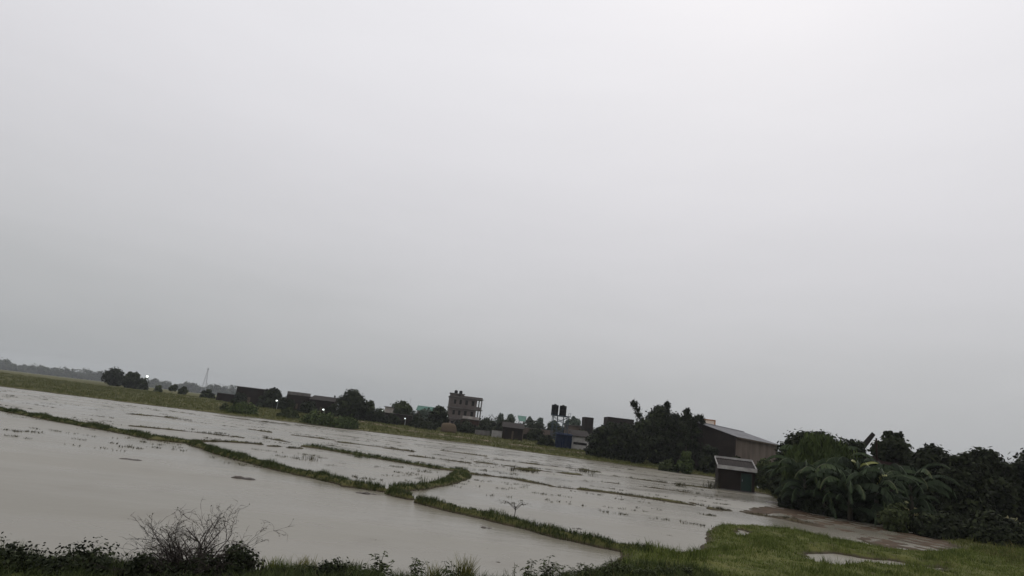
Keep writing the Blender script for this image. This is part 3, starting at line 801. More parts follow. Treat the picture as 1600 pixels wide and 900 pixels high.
# twin water tanks on a steel stand
def tank_stand():
    D = 128; s = D / FPX
    x, y, g = ground_at(871.5, 697, D)
    zdeck = dp(871, 648.8, D)[2] - g; zt = dp(873, 633, D)[2] - g
    t = thing('tank_stand', 'blue grey steel lattice stand carrying two black water tanks', 'tank stand', (x, y, g))
    hw = 11.5 * s; hd = 1.4; L = MB()
    for sx in (-1, 1):
        for sy in (-1, 1):
            l = MB(); l.box(sx * hw - .07, sx * hw + .07, sy * hd - .07, sy * hd + .07, -.3, zdeck - .16); l.build('leg', M['steel'], t)
    for sx in (-0.38, 0.42):
        l = MB(); l.box(sx * hw - .09, sx * hw + .09, -.09, .09, -.3, zdeck - .16); l.build('post', M['steel'], t)
    for sy in (-1, 1):
        br = MB()
        for k in range(3):
            za, zb = zdeck * (k / 3) + .2, zdeck * ((k + 1) / 3) - .3
            br.tube([(-hw, sy * hd, za), (hw, sy * hd, zb)], .045, 6); br.tube([(hw, sy * hd + .09, za), (-hw, sy * hd + .09, zb)], .045, 6)
            br.tube([(-hw, sy * hd, zb + .15), (hw, sy * hd, zb + .15)], .05, 6)
        br.build('brace', M['steel'], t)
    dk = MB(); dk.box(-hw - .35, hw + .35, -hd - .25, hd + .25, zdeck - .16, zdeck); dk.build('platform', M['steel'], t)
    for xx in (-hw - .3, hw + .3):
        rl = MB()
        for yy in (-hd - .2, hd + .2): rl.tube([(xx, yy, zdeck), (xx, yy, zdeck + .7)], .03, 6)
        rl.tube([(xx, -hd - .2, zdeck + .7), (xx, hd + .2, zdeck + .7)], .03, 6)
        rl.build('railing', M['steel'], t)
    for lab, px in (('black water tank on the left half of the steel stand', 866.3), ('black water tank on the right half of the steel stand', 879.0)):
        tx, ty, tz = dp(px, 648, D)
        k = thing('water_tank', lab, 'water tank', (tx - .0, y, g + zdeck), 0, 'twin black water tanks')
        rr = 5.4 * s; h = zt - zdeck
        b = MB(); b.lathe([(rr * .98, 0), (rr, .06), (rr, h * .28), (rr * .965, h * .30), (rr * .965, h * .33), (rr, h * .35), (rr, h * .6), (rr * .965, h * .62), (rr * .965, h * .65), (rr, h * .67), (rr, h * .93), (rr * .95, h * .975), (rr * .35, h)], 26)
        b.build('tank_body', M['plastic'], k, True)
        c = MB(); c.lathe([(rr * .33, h), (rr * .33, h + .1), (rr * .28, h + .14)], 18); c.build('lid', M['plastic'], k, True)
    # blue tarpaulin booth under the stand
    bx, by, bg = ground_at(880, 698, D - 5)
    b = thing('tarpaulin_booth', 'dark blue tarpaulin booth at the foot of the tank stand', 'booth', (bx, by, bg))
    ws = 22 * (D - 5) / FPX; hh = dp(880, 679, D - 5)[2] - bg
    mb = MB()
    n = 14
    for fy in (-1.3, 1.3):
        vs = []
        for i in range(n + 1):
            xx = -ws / 2 + ws * i / n; yy = fy + .10 * math.sin(i * 1.7)
            vs += [(xx, yy, 0), (xx, yy, hh)]
        mb.add(vs, [(2 * i, 2 * i + 2, 2 * i + 3, 2 * i + 1) for i in range(n)])
    for fx in (-ws / 2, ws / 2):
        mb.add([(fx, -1.3, 0), (fx, 1.3, 0), (fx, 1.3, hh), (fx, -1.3, hh)], [(0, 1, 2, 3)])
    mb.build('curtain', M['blue_sheet'], b)
    rf = MB(); rf.slab([(-ws / 2 - .15, -1.5, hh - .05), (ws / 2 + .15, -1.5, hh - .05), (ws / 2 + .15, 1.5, hh + .3), (-ws / 2 - .15, 1.5, hh + .3)], .06); rf.build('roof', M['blue_sheet'], b)
    for fx in (-ws / 2 + .05, ws / 2 - .05):
        for fy in (-1.15, 1.15):
            pl = MB(); pl.tube([(fx, fy, -.2), (fx, fy, hh - .1)], .05, 6); pl.build('post', M['galv'], b)
tank_stand()
house('white_house', 'low white house with a dark band, right of the twin black tanks', 906, 681, 699, 125, 25, 0.0, M['white'], M['rust_tin'], 5,
      holes=((0.0 + .08, .92, 1.05, 1.55),), roof='mono')
house('brick_house', 'brown plastered house behind the low white house', 905, 666, 690, 150, 40, 0.0, M['plaster_tan'], M['concrete'], 6)
house('brick_tower', 'narrow dark brick tower house between the tank stand and the dark trees', 918, 657, 692, 140, 13, 0.05, M['brick_dark'], M['brick_dark'], 4, roof='parapet', holes=((.3, .65, 3.2, 4.4),))
house('brick_house', 'dark brick house with a parapet behind the leaning dark trees', 968, 658, 690, 150, 40, 0.0, M['brick_dark'], M['brick_dark'], 6, roof='parapet')

# pale rooftop room behind the warehouse
def pale_house():
    D = 142; s = D / FPX
    x, y, g = ground_at(1106, 712, D); zt = dp(1106, 656.5, D)[2] - g
    w = 19 * s
    t = thing('cream_house', 'cream house with orange edging rising behind the warehouse roof', 'house', (x, y, g - .2), 0)
    mb = MB(); block(mb, w, 6, zt + .2, .25, [(w * .3, w * .55, 3.6, 4.9)], [], [], []); mb.xform(Matrix.Translation((-w / 2, 0, 0))).build('wall', M['cream'], t)
    f = MB(); f.box(-w / 2 + w * .3, -w / 2 + w * .55, .15, .2, 3.6, 4.9); f.build('window', M['dark'], t)
    e = MB(); e.box(w / 2 - .22, w / 2 + .06, -.06, -.003, .2, zt + .2); e.box(-w / 2 - .06, w / 2 + .06, -.08, 6.05, zt + .2, zt + .42); e.build('edging', M['orange'], t)
pale_house()

# warehouse with grey tin roof: gable end to the left, long side going back to the right
def warehouse():
    Aa = Vector(dp(1098, 664, 100)); Bb = Vector(dp(1158, 673.5, 117)); Cc = Vector(dp(1150, 682.5, 94)); Dd = Vector(dp(1214, 693, 110))
    along = ((Dd - Cc) + (Bb - Aa)); along.z = 0; Ln = 23.5; along.normalize()
    across = Vector((Aa.x - Cc.x, Aa.y - Cc.y, 0)); across = (across - along * across.dot(along)); half = across.length; across.normalize()
    he = (Cc.z + Dd.z) / 2; hr = (Aa.z + Bb.z) / 2
    g = hz(Cc.x, Cc.y)
    t = thing('warehouse', 'long brick warehouse with a grey tin roof and dark gable end', 'warehouse', (Cc.x, Cc.y, g - .3), math.atan2(along.y, along.x))
    # local frame: x along the long side, y across towards the ridge
    flip = 1 if Vector((-along.y, along.x, 0)).dot(across) > 0 else -1
    E = he - g + .3; Rr = hr - g + .3; W2 = 2 * half
    def Y(v): return v * flip
    lw = MB(); wall_at(lw, Ln, E, .3, [], 0, 0 if flip > 0 else -.3, 0, 0); lw.build('side_wall', M['plaster_tan'], t)
    for x0, x1 in ((-.302, -.002), (Ln + .002, Ln + .302)):
        gw = MB(); q = [(0, 0), (W2, 0), (W2, E), (half, Rr - .03), (0, E)]
        vs = [(x0, Y(a), b) for a, b in q] + [(x1, Y(a), b) for a, b in q]
        gw.add(vs, [(0, 1, 2, 3, 4), (9, 8, 7, 6, 5)] + [(i, 5 + i, 5 + (i + 1) % 5, (i + 1) % 5) for i in range(5)])
        gw.build('gable_wall', M['brick_dark'], t)
    bw = MB(); wall_at(bw, Ln, E, .3, [], 0, (W2 - .3) if flip > 0 else -W2, 0, 0); bw.build('back_wall', M['brick_dark'], t)
    n = 60
    for sgn in (0, 1):
        rf = MB(); vs = []
        for i in range(n + 1):
            xx = -.5 + (Ln + 1.0) * i / n; dz = .05 * (i % 2)
            ya, za = (-.5, E - .12) if sgn == 0 else (W2 + .5, E - .12)
            vs += [(xx, Y(ya), za + dz), (xx, Y(half), Rr + .06 + dz)]
        rf.add(vs, [(2 * i, 2 * i + 2, 2 * i + 3, 2 * i + 1) for i in range(n)])
        o = rf.build('roof', M['tin'], t)
        md = o.modifiers.new('sheet', 'SOLIDIFY'); md.thickness = .04
    rc = MB(); rc.tube([(-.55, Y(half), Rr + .1), (Ln + .55, Y(half), Rr + .1)], .13, 8); rc.build('ridge_cap', M['tin'], t)
    fc = MB(); fc.box(-.5, Ln + .5, min(Y(-.56), Y(-.52)), max(Y(-.56), Y(-.52)), E - .34, E - .14); fc.build('fascia', M['wood'], t)
warehouse()

# ------------------------------------------------------------------ small hut at the water's edge
def hut():
    p0 = gp(1121.5, 763.5); p1 = gp(1179, 768.5)
    ang = R(-13)
    rx = ray(1179, 767); kx = rx[0] / rx[1]                      # width so that the far corner falls on that line of sight
    w = (kx * p0[1] - p0[0]) / (math.cos(ang) - kx * math.sin(ang))
    t = thing('hut', 'small dark hut with a green door and pale roof edges at the water', 'hut', (p0[0], p0[1], -.15), ang)
    h = dp(1122, 728, p0[1])[2] + .15; dep = 2.2
    zt = dp(1124, 714, p0[1] + dep)[2] + .15
    dx0, dx1 = .62 * w, .93 * w
    mb = MB(); block(mb, w, dep, h - .05, .16, [(dx0, dx1, .25, h - .38)], [], [], [(dep * .3, dep * .6, 1.2, 1.9)]); mb.build('wall', M['brick_dark'], t)
    d = MB(); d.box(dx0 + .03, dx1 - .03, .03, .08, .27, h - .41); dd = d.build('door', M['green_paint'], t)
    hd = MB(); hd.box(dx0 + .12, dx0 + .16, -.02, .028, 1.1, 1.3); hd.build('handle', M['galv'], dd)
    for fx in (dx0, dx1 - .028):
        fr = MB(); fr.box(fx, fx + .028, .02, .12, .25, h - .38); fr.build('door_post', M['wood'], t)
    # back wall upstand and the sloping sheet roof between two pale edges
    bk = MB(); bk.box(.002, w - .002, dep - .16, dep - .002, h - .05, zt - .12); bk.build('upstand', M['brick_dark'], t)
    rf = MB(); vs = []; n = 30
    for i in range(n + 1):
        xx = -.08 + (w + .16) * i / n; dz = .022 * (i % 2)
        vs += [(xx, -.18, h + dz), (xx, dep + .05, zt - .10 + dz)]
    rf.add(vs, [(2 * i, 2 * i + 2, 2 * i + 3, 2 * i + 1) for i in range(n)])
    o = rf.build('roof', M['rust_tin'], t); md = o.modifiers.new('sheet', 'SOLIDIFY'); md.thickness = .03
    e1 = MB(); e1.box(-.14, w + .16, -.30, -.19, h - .20, h + .14); e1.build('front_edge', M['trim'], t)
    e2 = MB(); e2.box(-.10, w + .10, dep + .06, dep + .12, zt - .14, zt + .10); e2.build('back_edge', M['trim'], t)
    for xx in (-.13, w + .09):
        e3 = MB(); e3.slab([(xx, -.188, h + .14), (xx + .06, -.188, h + .14), (xx + .06, dep + .058, zt + .06), (xx, dep + .058, zt + .06)], .16)
        e3.build('side_edge', M['trim'], t)
    ft = MB(); ft.box(-.12, w + .12, -.12, dep + .12, -.25, .23); ft.build('plinth', M['concrete'], t)
hut()

# red-roofed hut behind the banana plants, and the slanting board above it
house('tile_roofed_hut', 'hut with a dark red tiled roof behind the banana plants', 1378, 738, 790, 56, 60, R(-14), M['brick_dark'], M['tile'], 5, roof='gable', holes=((.2, .35, 1, 2), (.5, .65, 0, 2)))
def board():
    a = Vector(dp(1348, 699, 54)); b = Vector(dp(1365, 677, 54))
    g = hz(a.x, a.y)
    t = thing('slanting_board', 'dark board jutting up at a slant above the banana leaves', 'board', (a.x, a.y, g))
    m = MB(); dv = (b - a); pz = dv.normalized(); side = Vector((pz.z, 0, -pz.x)) * .24
    o = Vector((a.x, a.y, g))
    q = [a - side, a + side, b + side * .9, b - side * .6]
    q = [v - o for v in q]
    m.add(q + [v + Vector((0, .08, 0)) for v in q], [(3, 2, 1, 0), (4, 5, 6, 7)] + [(i, (i + 1) % 4, 4 + (i + 1) % 4, 4 + i) for i in range(4)])
    m.build('panel', M['rust_tin'], t)
    p = MB(); p.tube([(0, .13, -.2), tuple(a - o + Vector((0, .13, .1))), tuple((a + b) / 2 - o + Vector((0, .13, 0)))], .06, 6); p.build('post', M['wood'], t)
board()
def post(name, label, px, top, base, D, r_, m, cat='post'):
    x, y, g = ground_at(px, base, D); zt = dp(px + (base - top) * .1, top, D)[2] - g
    t = thing(name, label, cat, (x, y, g))
    b = MB(); b.tube([(0, 0, -.3), (0, 0, zt)], [r_, r_ * .75], 8); b.build('shaft', m, t)
    return t, zt
post('wooden_post', 'reddish wooden post standing right of the slanting board', 1372, 686, 790, 52, .09, M['tile'])

# ------------------------------------------------------------------ lamps, pylon, poles
def lamp(label, px, py, base, D, rad_=.22):
    x, y, g = ground_at(px - (base - py) * .11, base, D); z = dp(px, py, D)[2] - g
    t = thing('street_lamp', label, 'lamp', (x, y, g), 0, 'lit lamps along the village edge')
    b = MB(); b.tube([(0, 0, -.3), (0, 0, z - .1)], [.09, .06], 8); b.tube([(0, 0, z - .1), (0, -.5, z + .12), (0, -.9, z + .12)], [.05, .045, .04], 6); b.build('pole', M['galv'], t)
    k = MB(); k.lathe([(rad_ * .5, z - rad_ * .8), (rad_ * .95, z - rad_ * .4), (rad_, z), (rad_ * .7, z + rad_ * .55), (rad_ * .2, z + rad_ * .8)], 14, (0, -1.0)); k.build('bulb', M['lamp'], t, True)
    c = MB(); c.lathe([(rad_ * 1.1, z + rad_ * .6), (rad_ * .9, z + rad_ * .95), (rad_ * .3, z + rad_ * 1.1)], 12, (0, -1.0)); c.build('hood', M['galv'], t)
lamp('bright lit lamp beside the dark trees at the far left', 230, 588, 606, 230, .42)
lamp('small lit lamp between the two dark brick houses', 433.5, 626, 638, 155, .2)
lamp('small lit lamp in front of the low brick hut', 506.5, 640, 647, 150, .2)
lamp('faint lit lamp beside the small grey house above the long wall', 598, 641.5, 655, 148, .14)
lamp('small lit lamp against the long dark wall', 633.5, 654, 664, 148, .14)
lamp('pale lit lamp at the left foot of the tall brick building', 698.5, 650.5, 668, 160, .22)
post('pole', 'thin pole rising behind the low brick hut', 478, 614, 640, 165, .05, M['galv'], 'pole')
post('pole', 'thin pole rising right of the round tree over the long wall', 637, 623, 655, 165, .05, M['galv'], 'pole')
def pylon():
    D = 800
    x, y, g = ground_at(317, 612, D); zt = dp(323.5, 575, D)[2] - g
    t = thing('lattice_tower', 'faint steel lattice tower rising above the hazy far trees', 'tower', (x, y, g), .3)
    b = MB(); hw = 2.6
    def half(z): return hw * (1 - z / zt) + .22
    for sx in (-1, 1):
        for sy in (-1, 1):
            l = MB(); l.tube([(sx * half(0), sy * half(0), -.5), (sx * half(zt), sy * half(zt), zt)], [.16, .12], 6); l.build('leg', M['galv'], t)
    zs = [zt * (1 - (1 - k / 9) ** 1.0) for k in range(10)]
    for z0, z1 in zip(zs[:-1], zs[1:]):
        for sgn in (-1, 1):
            a, c = half(z0), half(z1)
            b.tube([(-a, sgn * a, z0), (c, sgn * c, z1)], .05, 4); b.tube([(a, sgn * a, z0), (-c, sgn * c, z1)], .05, 4)
            b.tube([(sgn * a, -a, z0), (sgn * c, c, z1)], .05, 4); b.tube([(sgn * a, a, z0), (sgn * c, -c, z1)], .05, 4)
    b.build('lattice', M['galv'], t)
    a = MB()
    for k in range(3):
        z = zt - .4 - k * .9
        a.box(-.9, -.6, -.15, .15, z - .35, z + .35); a.box(.6, .9, -.15, .15, z - .35, z + .35); a.tube([(-.9, 0, z), (.9, 0, z)], .05, 5)
    a.tube([(0, 0, zt), (0, 0, zt + 1.5)], .05, 5)
    a.build('antenna', M['galv'], t)
pylon()

# ------------------------------------------------------------------ trees
tree('dark_tree', 'dark tree at the far left beside the bright lamp', 203, 580, 603, 215, 22, 11, L_dark, .05, 40, 110, .5, 'round', .2)
tree('dark_tree', 'lower dark bush-like tree at the foot of the bright lamp', 219, 590, 605, 212, 20, 12, L_dark, .02, 30, 110, .45, 'heap', .2)
tree('dark_tree', 'dark tree left of the bright lamp, partly behind another dark tree', 176, 577, 600, 222, 30, 13, L_dark, .05, 40, 110, .5, 'round', .2)
tree('far_bush', 'dark round bush standing out before the hazy far trees, nearest the bright lamp', 247, 602, 608.5, 205, 11, 14, L_mid, .0, 18, 90, .35, 'heap', .22, 'bush')
tree('far_bush', 'small upright tree standing alone before the hazy far trees', 269, 600, 612, 205, 10, 15, L_mid, .25, 18, 80, .35, 'round', .22, 'tree')
tree('far_bush', 'wide dark bush before the hazy far trees, right of the small upright tree', 286, 604, 612, 215, 14, 16, L_mid, .0, 20, 90, .4, 'heap', .2, 'bush')
tree('far_bush', 'low dark bush left of the low brick wall under the lattice tower', 324, 609, 618.5, 185, 20, 17, L_dark, .0, 24, 100, .35, 'heap', .2, 'bush')
tree('round_tree', 'round tree at the right end of the flat-roofed brick house', 425, 606, 632, 160, 24, 18, L_dark, .12, 40, 110, .38, 'round', .2)
tree('round_tree', 'leafy tree on top of the broken brick house outline', 466, 613, 640, 165, 20, 19, L_dark, .3, 30, 100, .36, 'round', .2)
tree('dark_tree', 'low dark tree over the tin roofed brick hut', 499, 621, 645, 166, 14, 20, L_dark, .15, 26, 90, .34, 'round', .2)
tree('dark_tree', 'low dark bushy tree between the two dark brick houses', 441, 620, 640, 160, 18, 201, L_dark, .05, 26, 90, .34, 'heap', .2)
tree('big_round_tree', 'biggest round dark tree in the left half, standing by the long dark wall', 548, 610, 654, 146, 44, 21, L_dark, .05, 75, 130, .38, 'dome', .17)
tree('small_tree', 'small loose tree close beside the biggest round dark tree', 573, 625, 657, 148, 20, 22, L_mid, .3, 26, 80, .3, 'round', .19)
tree('round_tree', 'round mid green tree rising behind the long dark wall', 626, 627, 664, 158, 28, 23, L_mid, .3, 42, 110, .34, 'dome', .19)
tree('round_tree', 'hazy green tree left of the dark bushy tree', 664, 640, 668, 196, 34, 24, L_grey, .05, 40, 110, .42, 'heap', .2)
tree('bushy_tree', 'dense dark bushy tree at the left foot of the tall brick building', 683, 633, 668, 148, 31, 25, L_dark, .0, 60, 130, .38, 'dome', .18)
tree('dark_bush', 'long low dark bush at the foot of the dark bushy tree', 665, 659, 671, 140, 36, 26, L_dark, .0, 34, 100, .3, 'heap', .16, 'bush')
for k, (cx, tp, by, w, lab) in enumerate([(780.5, 646, 690, 9, 'thin tree with a round crown, nearest the tall brick building'), (797.5, 646, 690, 11, 'thin tree with a round crown, left of the green canopy'),
                                     (826.5, 648.5, 692, 9, 'thin tree with a round crown, right of the green canopy'), (843.5, 652, 693, 9, 'thin tree with a round crown, left of the tank stand')]):
    tree('thin_tree', lab, cx - 3, tp, by, 235, w * 1.25, 30 + k, L_grey, .5, 16, 70, .42, 'cone', .24, 'tree', 'thin round-crowned trees behind the long wall', .16)
tree('dark_tree', 'wide dark tree right of the tall brick building', 760, 655, 680, 160, 42, 36, L_dark, .0, 50, 110, .36, 'heap', .15)
tree('dark_tree', 'dark low tree above the bright white wall', 790, 654, 684, 158, 34, 37, L_dark, .0, 40, 110, .36, 'heap', .17)
tree('dark_bush', 'dark bush at the right foot of the tall brick building', 718, 656, 675, 155, 24, 38, L_dark, .0, 30, 100, .33, 'heap', .18, 'bush')
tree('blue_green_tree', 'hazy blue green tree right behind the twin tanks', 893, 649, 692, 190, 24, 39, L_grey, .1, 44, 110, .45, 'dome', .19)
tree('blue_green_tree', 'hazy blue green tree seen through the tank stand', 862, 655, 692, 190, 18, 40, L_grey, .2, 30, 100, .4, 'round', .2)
tree('dark_bush', 'dark bush beside the blue tarpaulin booth', 852, 680, 697, 126, 26, 41, L_dark, .0, 34, 100, .3, 'heap', .18, 'bush')
# the big dark clump in the middle right
tree('dark_tree', 'broad dark bush at the left end of the dark tree clump', 938, 664, 707, 106, 48, 42, L_dark, .0, 70, 130, .30, 'heap', .15)
tree('dark_tree', 'dark leafy tree in the left of the clump, in front of the brick house', 968, 660, 712, 104, 56, 43, L_dark, .0, 80, 130, .30, 'heap', .15)
tree('tall_dark_tree', 'tallest dark tree in the clump, with an uneven leafy top', 1030, 630, 717, 101, 64, 44, L_dark, .02, 150, 130, .28, 'dome', .13)
tree('tall_dark_tree', 'dark tree in the clump beside the warehouse gable', 1070, 640, 722, 99, 54, 45, L_dark, .02, 110, 130, .27, 'dome', .14)
tree('tall_dark_tree', 'dark tree in the middle of the clump, lower than its neighbours', 1000, 652, 716, 99, 54, 46, L_dark, .0, 110, 130, .28, 'dome', .14)
tree('tall_dark_tree', 'dark tree filling the gap between the tallest tree and the one by the warehouse gable', 1052, 640, 719, 104, 44, 247, L_dark, .02, 90, 130, .28, 'dome', .15)
tree('dark_bush', 'dark bush in front of the warehouse gable', 1108, 690, 728, 93, 36, 47, L_dark, .0, 50, 110, .26, 'heap', .16, 'bush')
# leaning plumes of bamboo over the clump
def plume(label, path, D, wid, seed, n=700):
    r = np.random.default_rng(seed)
    pts = np.array([dp(px, py, D) for px, py in path]); base = pts[0].copy()
    g = hz(base[0], base[1]); o = np.array([base[0], base[1], g])
    t = thing('bamboo', label, 'bamboo', tuple(o), 0, 'bamboo stems over the dark tree clump')
    loc = pts - o
    mb = MB(); mb.tube([(0, 0, -.2)] + [tuple(p) for p in loc], [.08] + list(np.linspace(.075, .02, len(loc))), 6); mb.build('stem', M['bark'], t)
    u = r.uniform(0.0, 1, n) ** .8
    seg = np.minimum((u * (len(loc) - 1)).astype(int), len(loc) - 2); f = u * (len(loc) - 1) - seg
    C = loc[seg] * (1 - f)[:, None] + loc[seg + 1] * f[:, None]
    C = C + unit(n, r) * (wid * r.uniform(.1, 1, n) * (0.55 + .7 * np.sin(np.pi * np.clip(u * .85 + .1, 0, 1))))[:, None]
    N = unit(n, r); N[:, 2] = np.abs(N[:, 2])
    V, F, T = leaf_quads(C, N, np.full(n, .26), r, .35, .4 + r.normal(0, .2, n), .5)
    obj('crown', mesh_np('crown', V, F, T), L_dark, t)
plume('leafy stem leaning left above the dark tree clump', [(1003, 700), (1002, 668), (999, 648), (993, 633), (988, 629)], 100, .75, 51)
plume('short leafy spike at the very top of the clump', [(1046, 700), (1045, 655), (1043, 636), (1042, 629)], 100, .6, 52, 500)
plume('leafy stem bending right toward the warehouse roof', [(1072, 700), (1078, 668), (1086, 654), (1095, 652), (1099, 661)], 97, .6, 53)
plume('thin leafy stem right of the tallest tree top', [(1062, 700), (1066, 660), (1071, 645), (1076, 640)], 98, .55, 54, 450)
tree('light_bush', 'light green bush on the bank below the dark clump', 1071, 702, 732, 88, 24, 48, L_light, .0, 34, 120, .2, 'dome', .19, 'bush')
tree('light_bush', 'low wide green bush left of the upright light green bush', 1046, 718, 731, 89, 34, 49, L_mid, .0, 30, 100, .2, 'heap', .15, 'bush')
# bushes breaking up the village roofs
for k, (px, top, by, D, w, lab) in enumerate([(768, 651, 684, 180, 46, 'dark hedge-like trees right beside the tall brick building'), (800, 654, 688, 180, 46, 'dark hedge-like trees below the green canopy'), (832, 657, 692, 180, 46, 'dark hedge-like trees below the thin trees by the tank stand'), (866, 662, 694, 180, 48, 'dark hedge-like trees behind the foot of the tank stand'), (932, 662, 697, 148, 30, 'dark leafy tree between the brick tower house and the parapet house'), (972, 653, 692, 145, 26, 'dark leafy tree standing before the middle of the parapet house'), (540, 640, 655, 150, 40, 'dark scrub round the foot of the biggest round tree'), (425, 621, 638, 156, 40, 'dark scrub between the flat-roofed house and the stepped brick house'), (575, 640, 658, 149, 34, 'dark scrub joining the small loose tree to the long dark wall'), (640, 643, 665, 185, 60, 'dark trees closing the gap left of the hazy green tree'), (372, 611, 630, 160, 22, 'dark bush before the left half of the flat-roofed brick house'), (410, 615, 635, 158, 22, 'dark bush before the right half of the flat-roofed brick house'),
        (449, 622, 642, 152, 20, 'dark bush before the stepped brick house, left part'), (480, 624, 645, 150, 26, 'dark bush joining the stepped brick house and the tin roofed hut'),
        (518, 630, 650, 150, 20, 'dark bush at the right end of the tin roofed hut'), (590, 640, 660, 147, 26, 'dark bush before the left part of the long dark wall'), (612, 644, 663, 146, 24, 'dark bush before the middle of the long dark wall'),
        (650, 648, 668, 146, 24, 'dark bush at the right end of the long dark wall'), (728, 659, 676, 146, 30, 'dark bush before the low brick house under the tall building'), (755, 661, 676, 145, 26, 'dark bush behind the short grey white wall'),
        (812, 664, 684, 152, 34, 'dark bush behind the sloping roofed brick shed'), (836, 668, 690, 146, 30, 'dark scrub before the long brown wall'), (950, 655, 690, 138, 30, 'dark leafy top before the left part of the parapet house'), (985, 657, 694, 138, 34, 'dark leafy top before the right part of the parapet house'),
        (906, 672, 695, 140, 26, 'dark bush behind the low white house')]):
    tree('village_bush', lab, px, top, by, D, w, 240 + k, L_dark, .0, 30, 90, .3, 'heap', .18, 'bush')
# shrubs in the far field
tree('field_shrub', 'wide dull green shrub in the field below the flat-roofed brick house', 379, 632, 647, 115, 48, 60, L_light, .0, 60, 110, .24, 'heap', .16, 'shrub')
tree('field_shrub', 'dull green shrub at the shore below the tin roofed brick hut', 497, 646, 662, 112, 54, 61, L_light, .0, 60, 110, .24, 'heap', .16, 'shrub')
tree('field_shrub', 'rounded green shrub at the shore below the biggest round tree', 537, 653, 668, 110, 46, 62, L_light, .0, 56, 110, .24, 'heap', .17, 'shrub')
tree('field_shrub', 'small dull green shrub in the field left of the wide one', 350, 630, 643, 118, 14, 63, L_mid, .0, 20, 90, .22, 'heap', .18, 'shrub')
tree('field_shrub', 'dull green shrub in the field below the stepped brick house', 450, 636, 655, 120, 34, 64, L_mid, .0, 36, 110, .24, 'heap', .16, 'shrub')

# far woods: one hazy mass along the left horizon, and low far trees everywhere along the skyline
def woods(name, label, spans, D, dz, lm, seed):
    r = np.random.default_rng(seed); parts = []
    for x1, x2, top, base_y in spans:
        a = dp(x1, base_y, D)[0]; b = dp(x2, base_y + (x2 - x1) * .119, D)[0]
        n = max(6, int((b - a) / (D * .0024)))
        for i in range(n):
            x = a + (b - a) * (i + r.uniform(0, 1)) / n; y = D + r.uniform(-dz, dz)
            pxs = x1 + (x2 - x1) * (i + .5) / n
            zt = dp(pxs, top + (pxs - x1) * .119, D)[2] * 1.0; g = 2.0
            H = max(4, (zt - g) * r.choice([.55, .7, .85, 1.0, 1.25])); W = H * r.uniform(.9, 1.7)
            (V, F, T), _ = crown(r, H, W, 0, 12, 30, D * .0017, 'round', .22)
            parts.append((V + np.array([x, y, g - .3]), F, T))
    V, F, T = cat_parts(parts)
    return tag(obj(name, mesh_np(name, V, F, T), lm), label, 'woods', kind='stuff')
woods('far_woods', 'hazy grey line of far woods along the left horizon', [(-300, 60, 528, 541), (60, 228, 571, 584), (226, 335, 592, 604), (335, 376, 603, 617)], 1150, 60, L_mid, 71)
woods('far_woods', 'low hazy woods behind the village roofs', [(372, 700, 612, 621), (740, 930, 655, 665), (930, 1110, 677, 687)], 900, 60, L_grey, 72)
woods('far_woods', 'distant hazy woods beyond the banana plants', [(1110, 1900, 696, 709)], 700, 40, L_mid, 73)

# ------------------------------------------------------------------ banana plants
def banana_leaf(r, L, Wd, up0, az_, bend, parts, torn=0.5, tint=.5):
    """one long drooping blade with a folded midrib and torn edges"""
    n = 24
    p = np.zeros(3); ang = up0
    d = np.array([math.cos(az_), math.sin(az_), 0.0]); side = np.array([-d[1], d[0], 0.0])
    mid = []
    for i in range(n + 1):
        mid.append(p.copy())
        p = p + (d * math.cos(ang) + np.array([0, 0, 1]) * math.sin(ang)) * L / n
        ang -= bend / n * (0.5 + 1.1 * i / n)
    V = []; F = []; t = []
    fold = r.uniform(.85, 1.35)
    rib = 0.022
    for s in (-1, 1):
        k = 1.0
        for i in range(n):
            u = (i + .5) / n
            w = Wd * (math.sin(math.pi * min(1, (u * .93 + .07))) ** .55) * (1 if u > .1 else u / .1 * .8 + .05)
            if r.uniform() < torn * .45: k = 1 - torn * r.uniform(0, .6)          # a tear starts a new strip
            if r.uniform() < torn * .07 and i > 3: continue
            fo = fold + r.uniform(-.16, .16) * torn
            dn = side * s * w * k * math.cos(fo) - np.array([0, 0, 1]) * w * k * math.sin(fo)
            shr = (mid[i + 1] - mid[i]) * r.uniform(.0, .25) * torn
            j = len(V); a, b_ = mid[i], mid[i + 1]
            V += [a, b_, b_ + dn * r.uniform(.93, 1.0) - shr, a + dn + shr]
            F.append((j, j + 1, j + 2, j + 3)); q = tint + r.normal(0, .07); t += [q, q, q, q - .05]
    for i in range(n):                                              # pale midrib
        j = len(V); up_ = np.array([0, 0, .012])
        V += [mid[i] - side * rib + up_, mid[i + 1] - side * rib + up_, mid[i + 1] + side * rib + up_, mid[i] + side * rib + up_]
        F.append((j, j + 1, j + 2, j + 3)); t += [tint + .45] * 4
    parts.append((np.array(V), np.array(F), np.clip(np.array(t), 0, 1)))

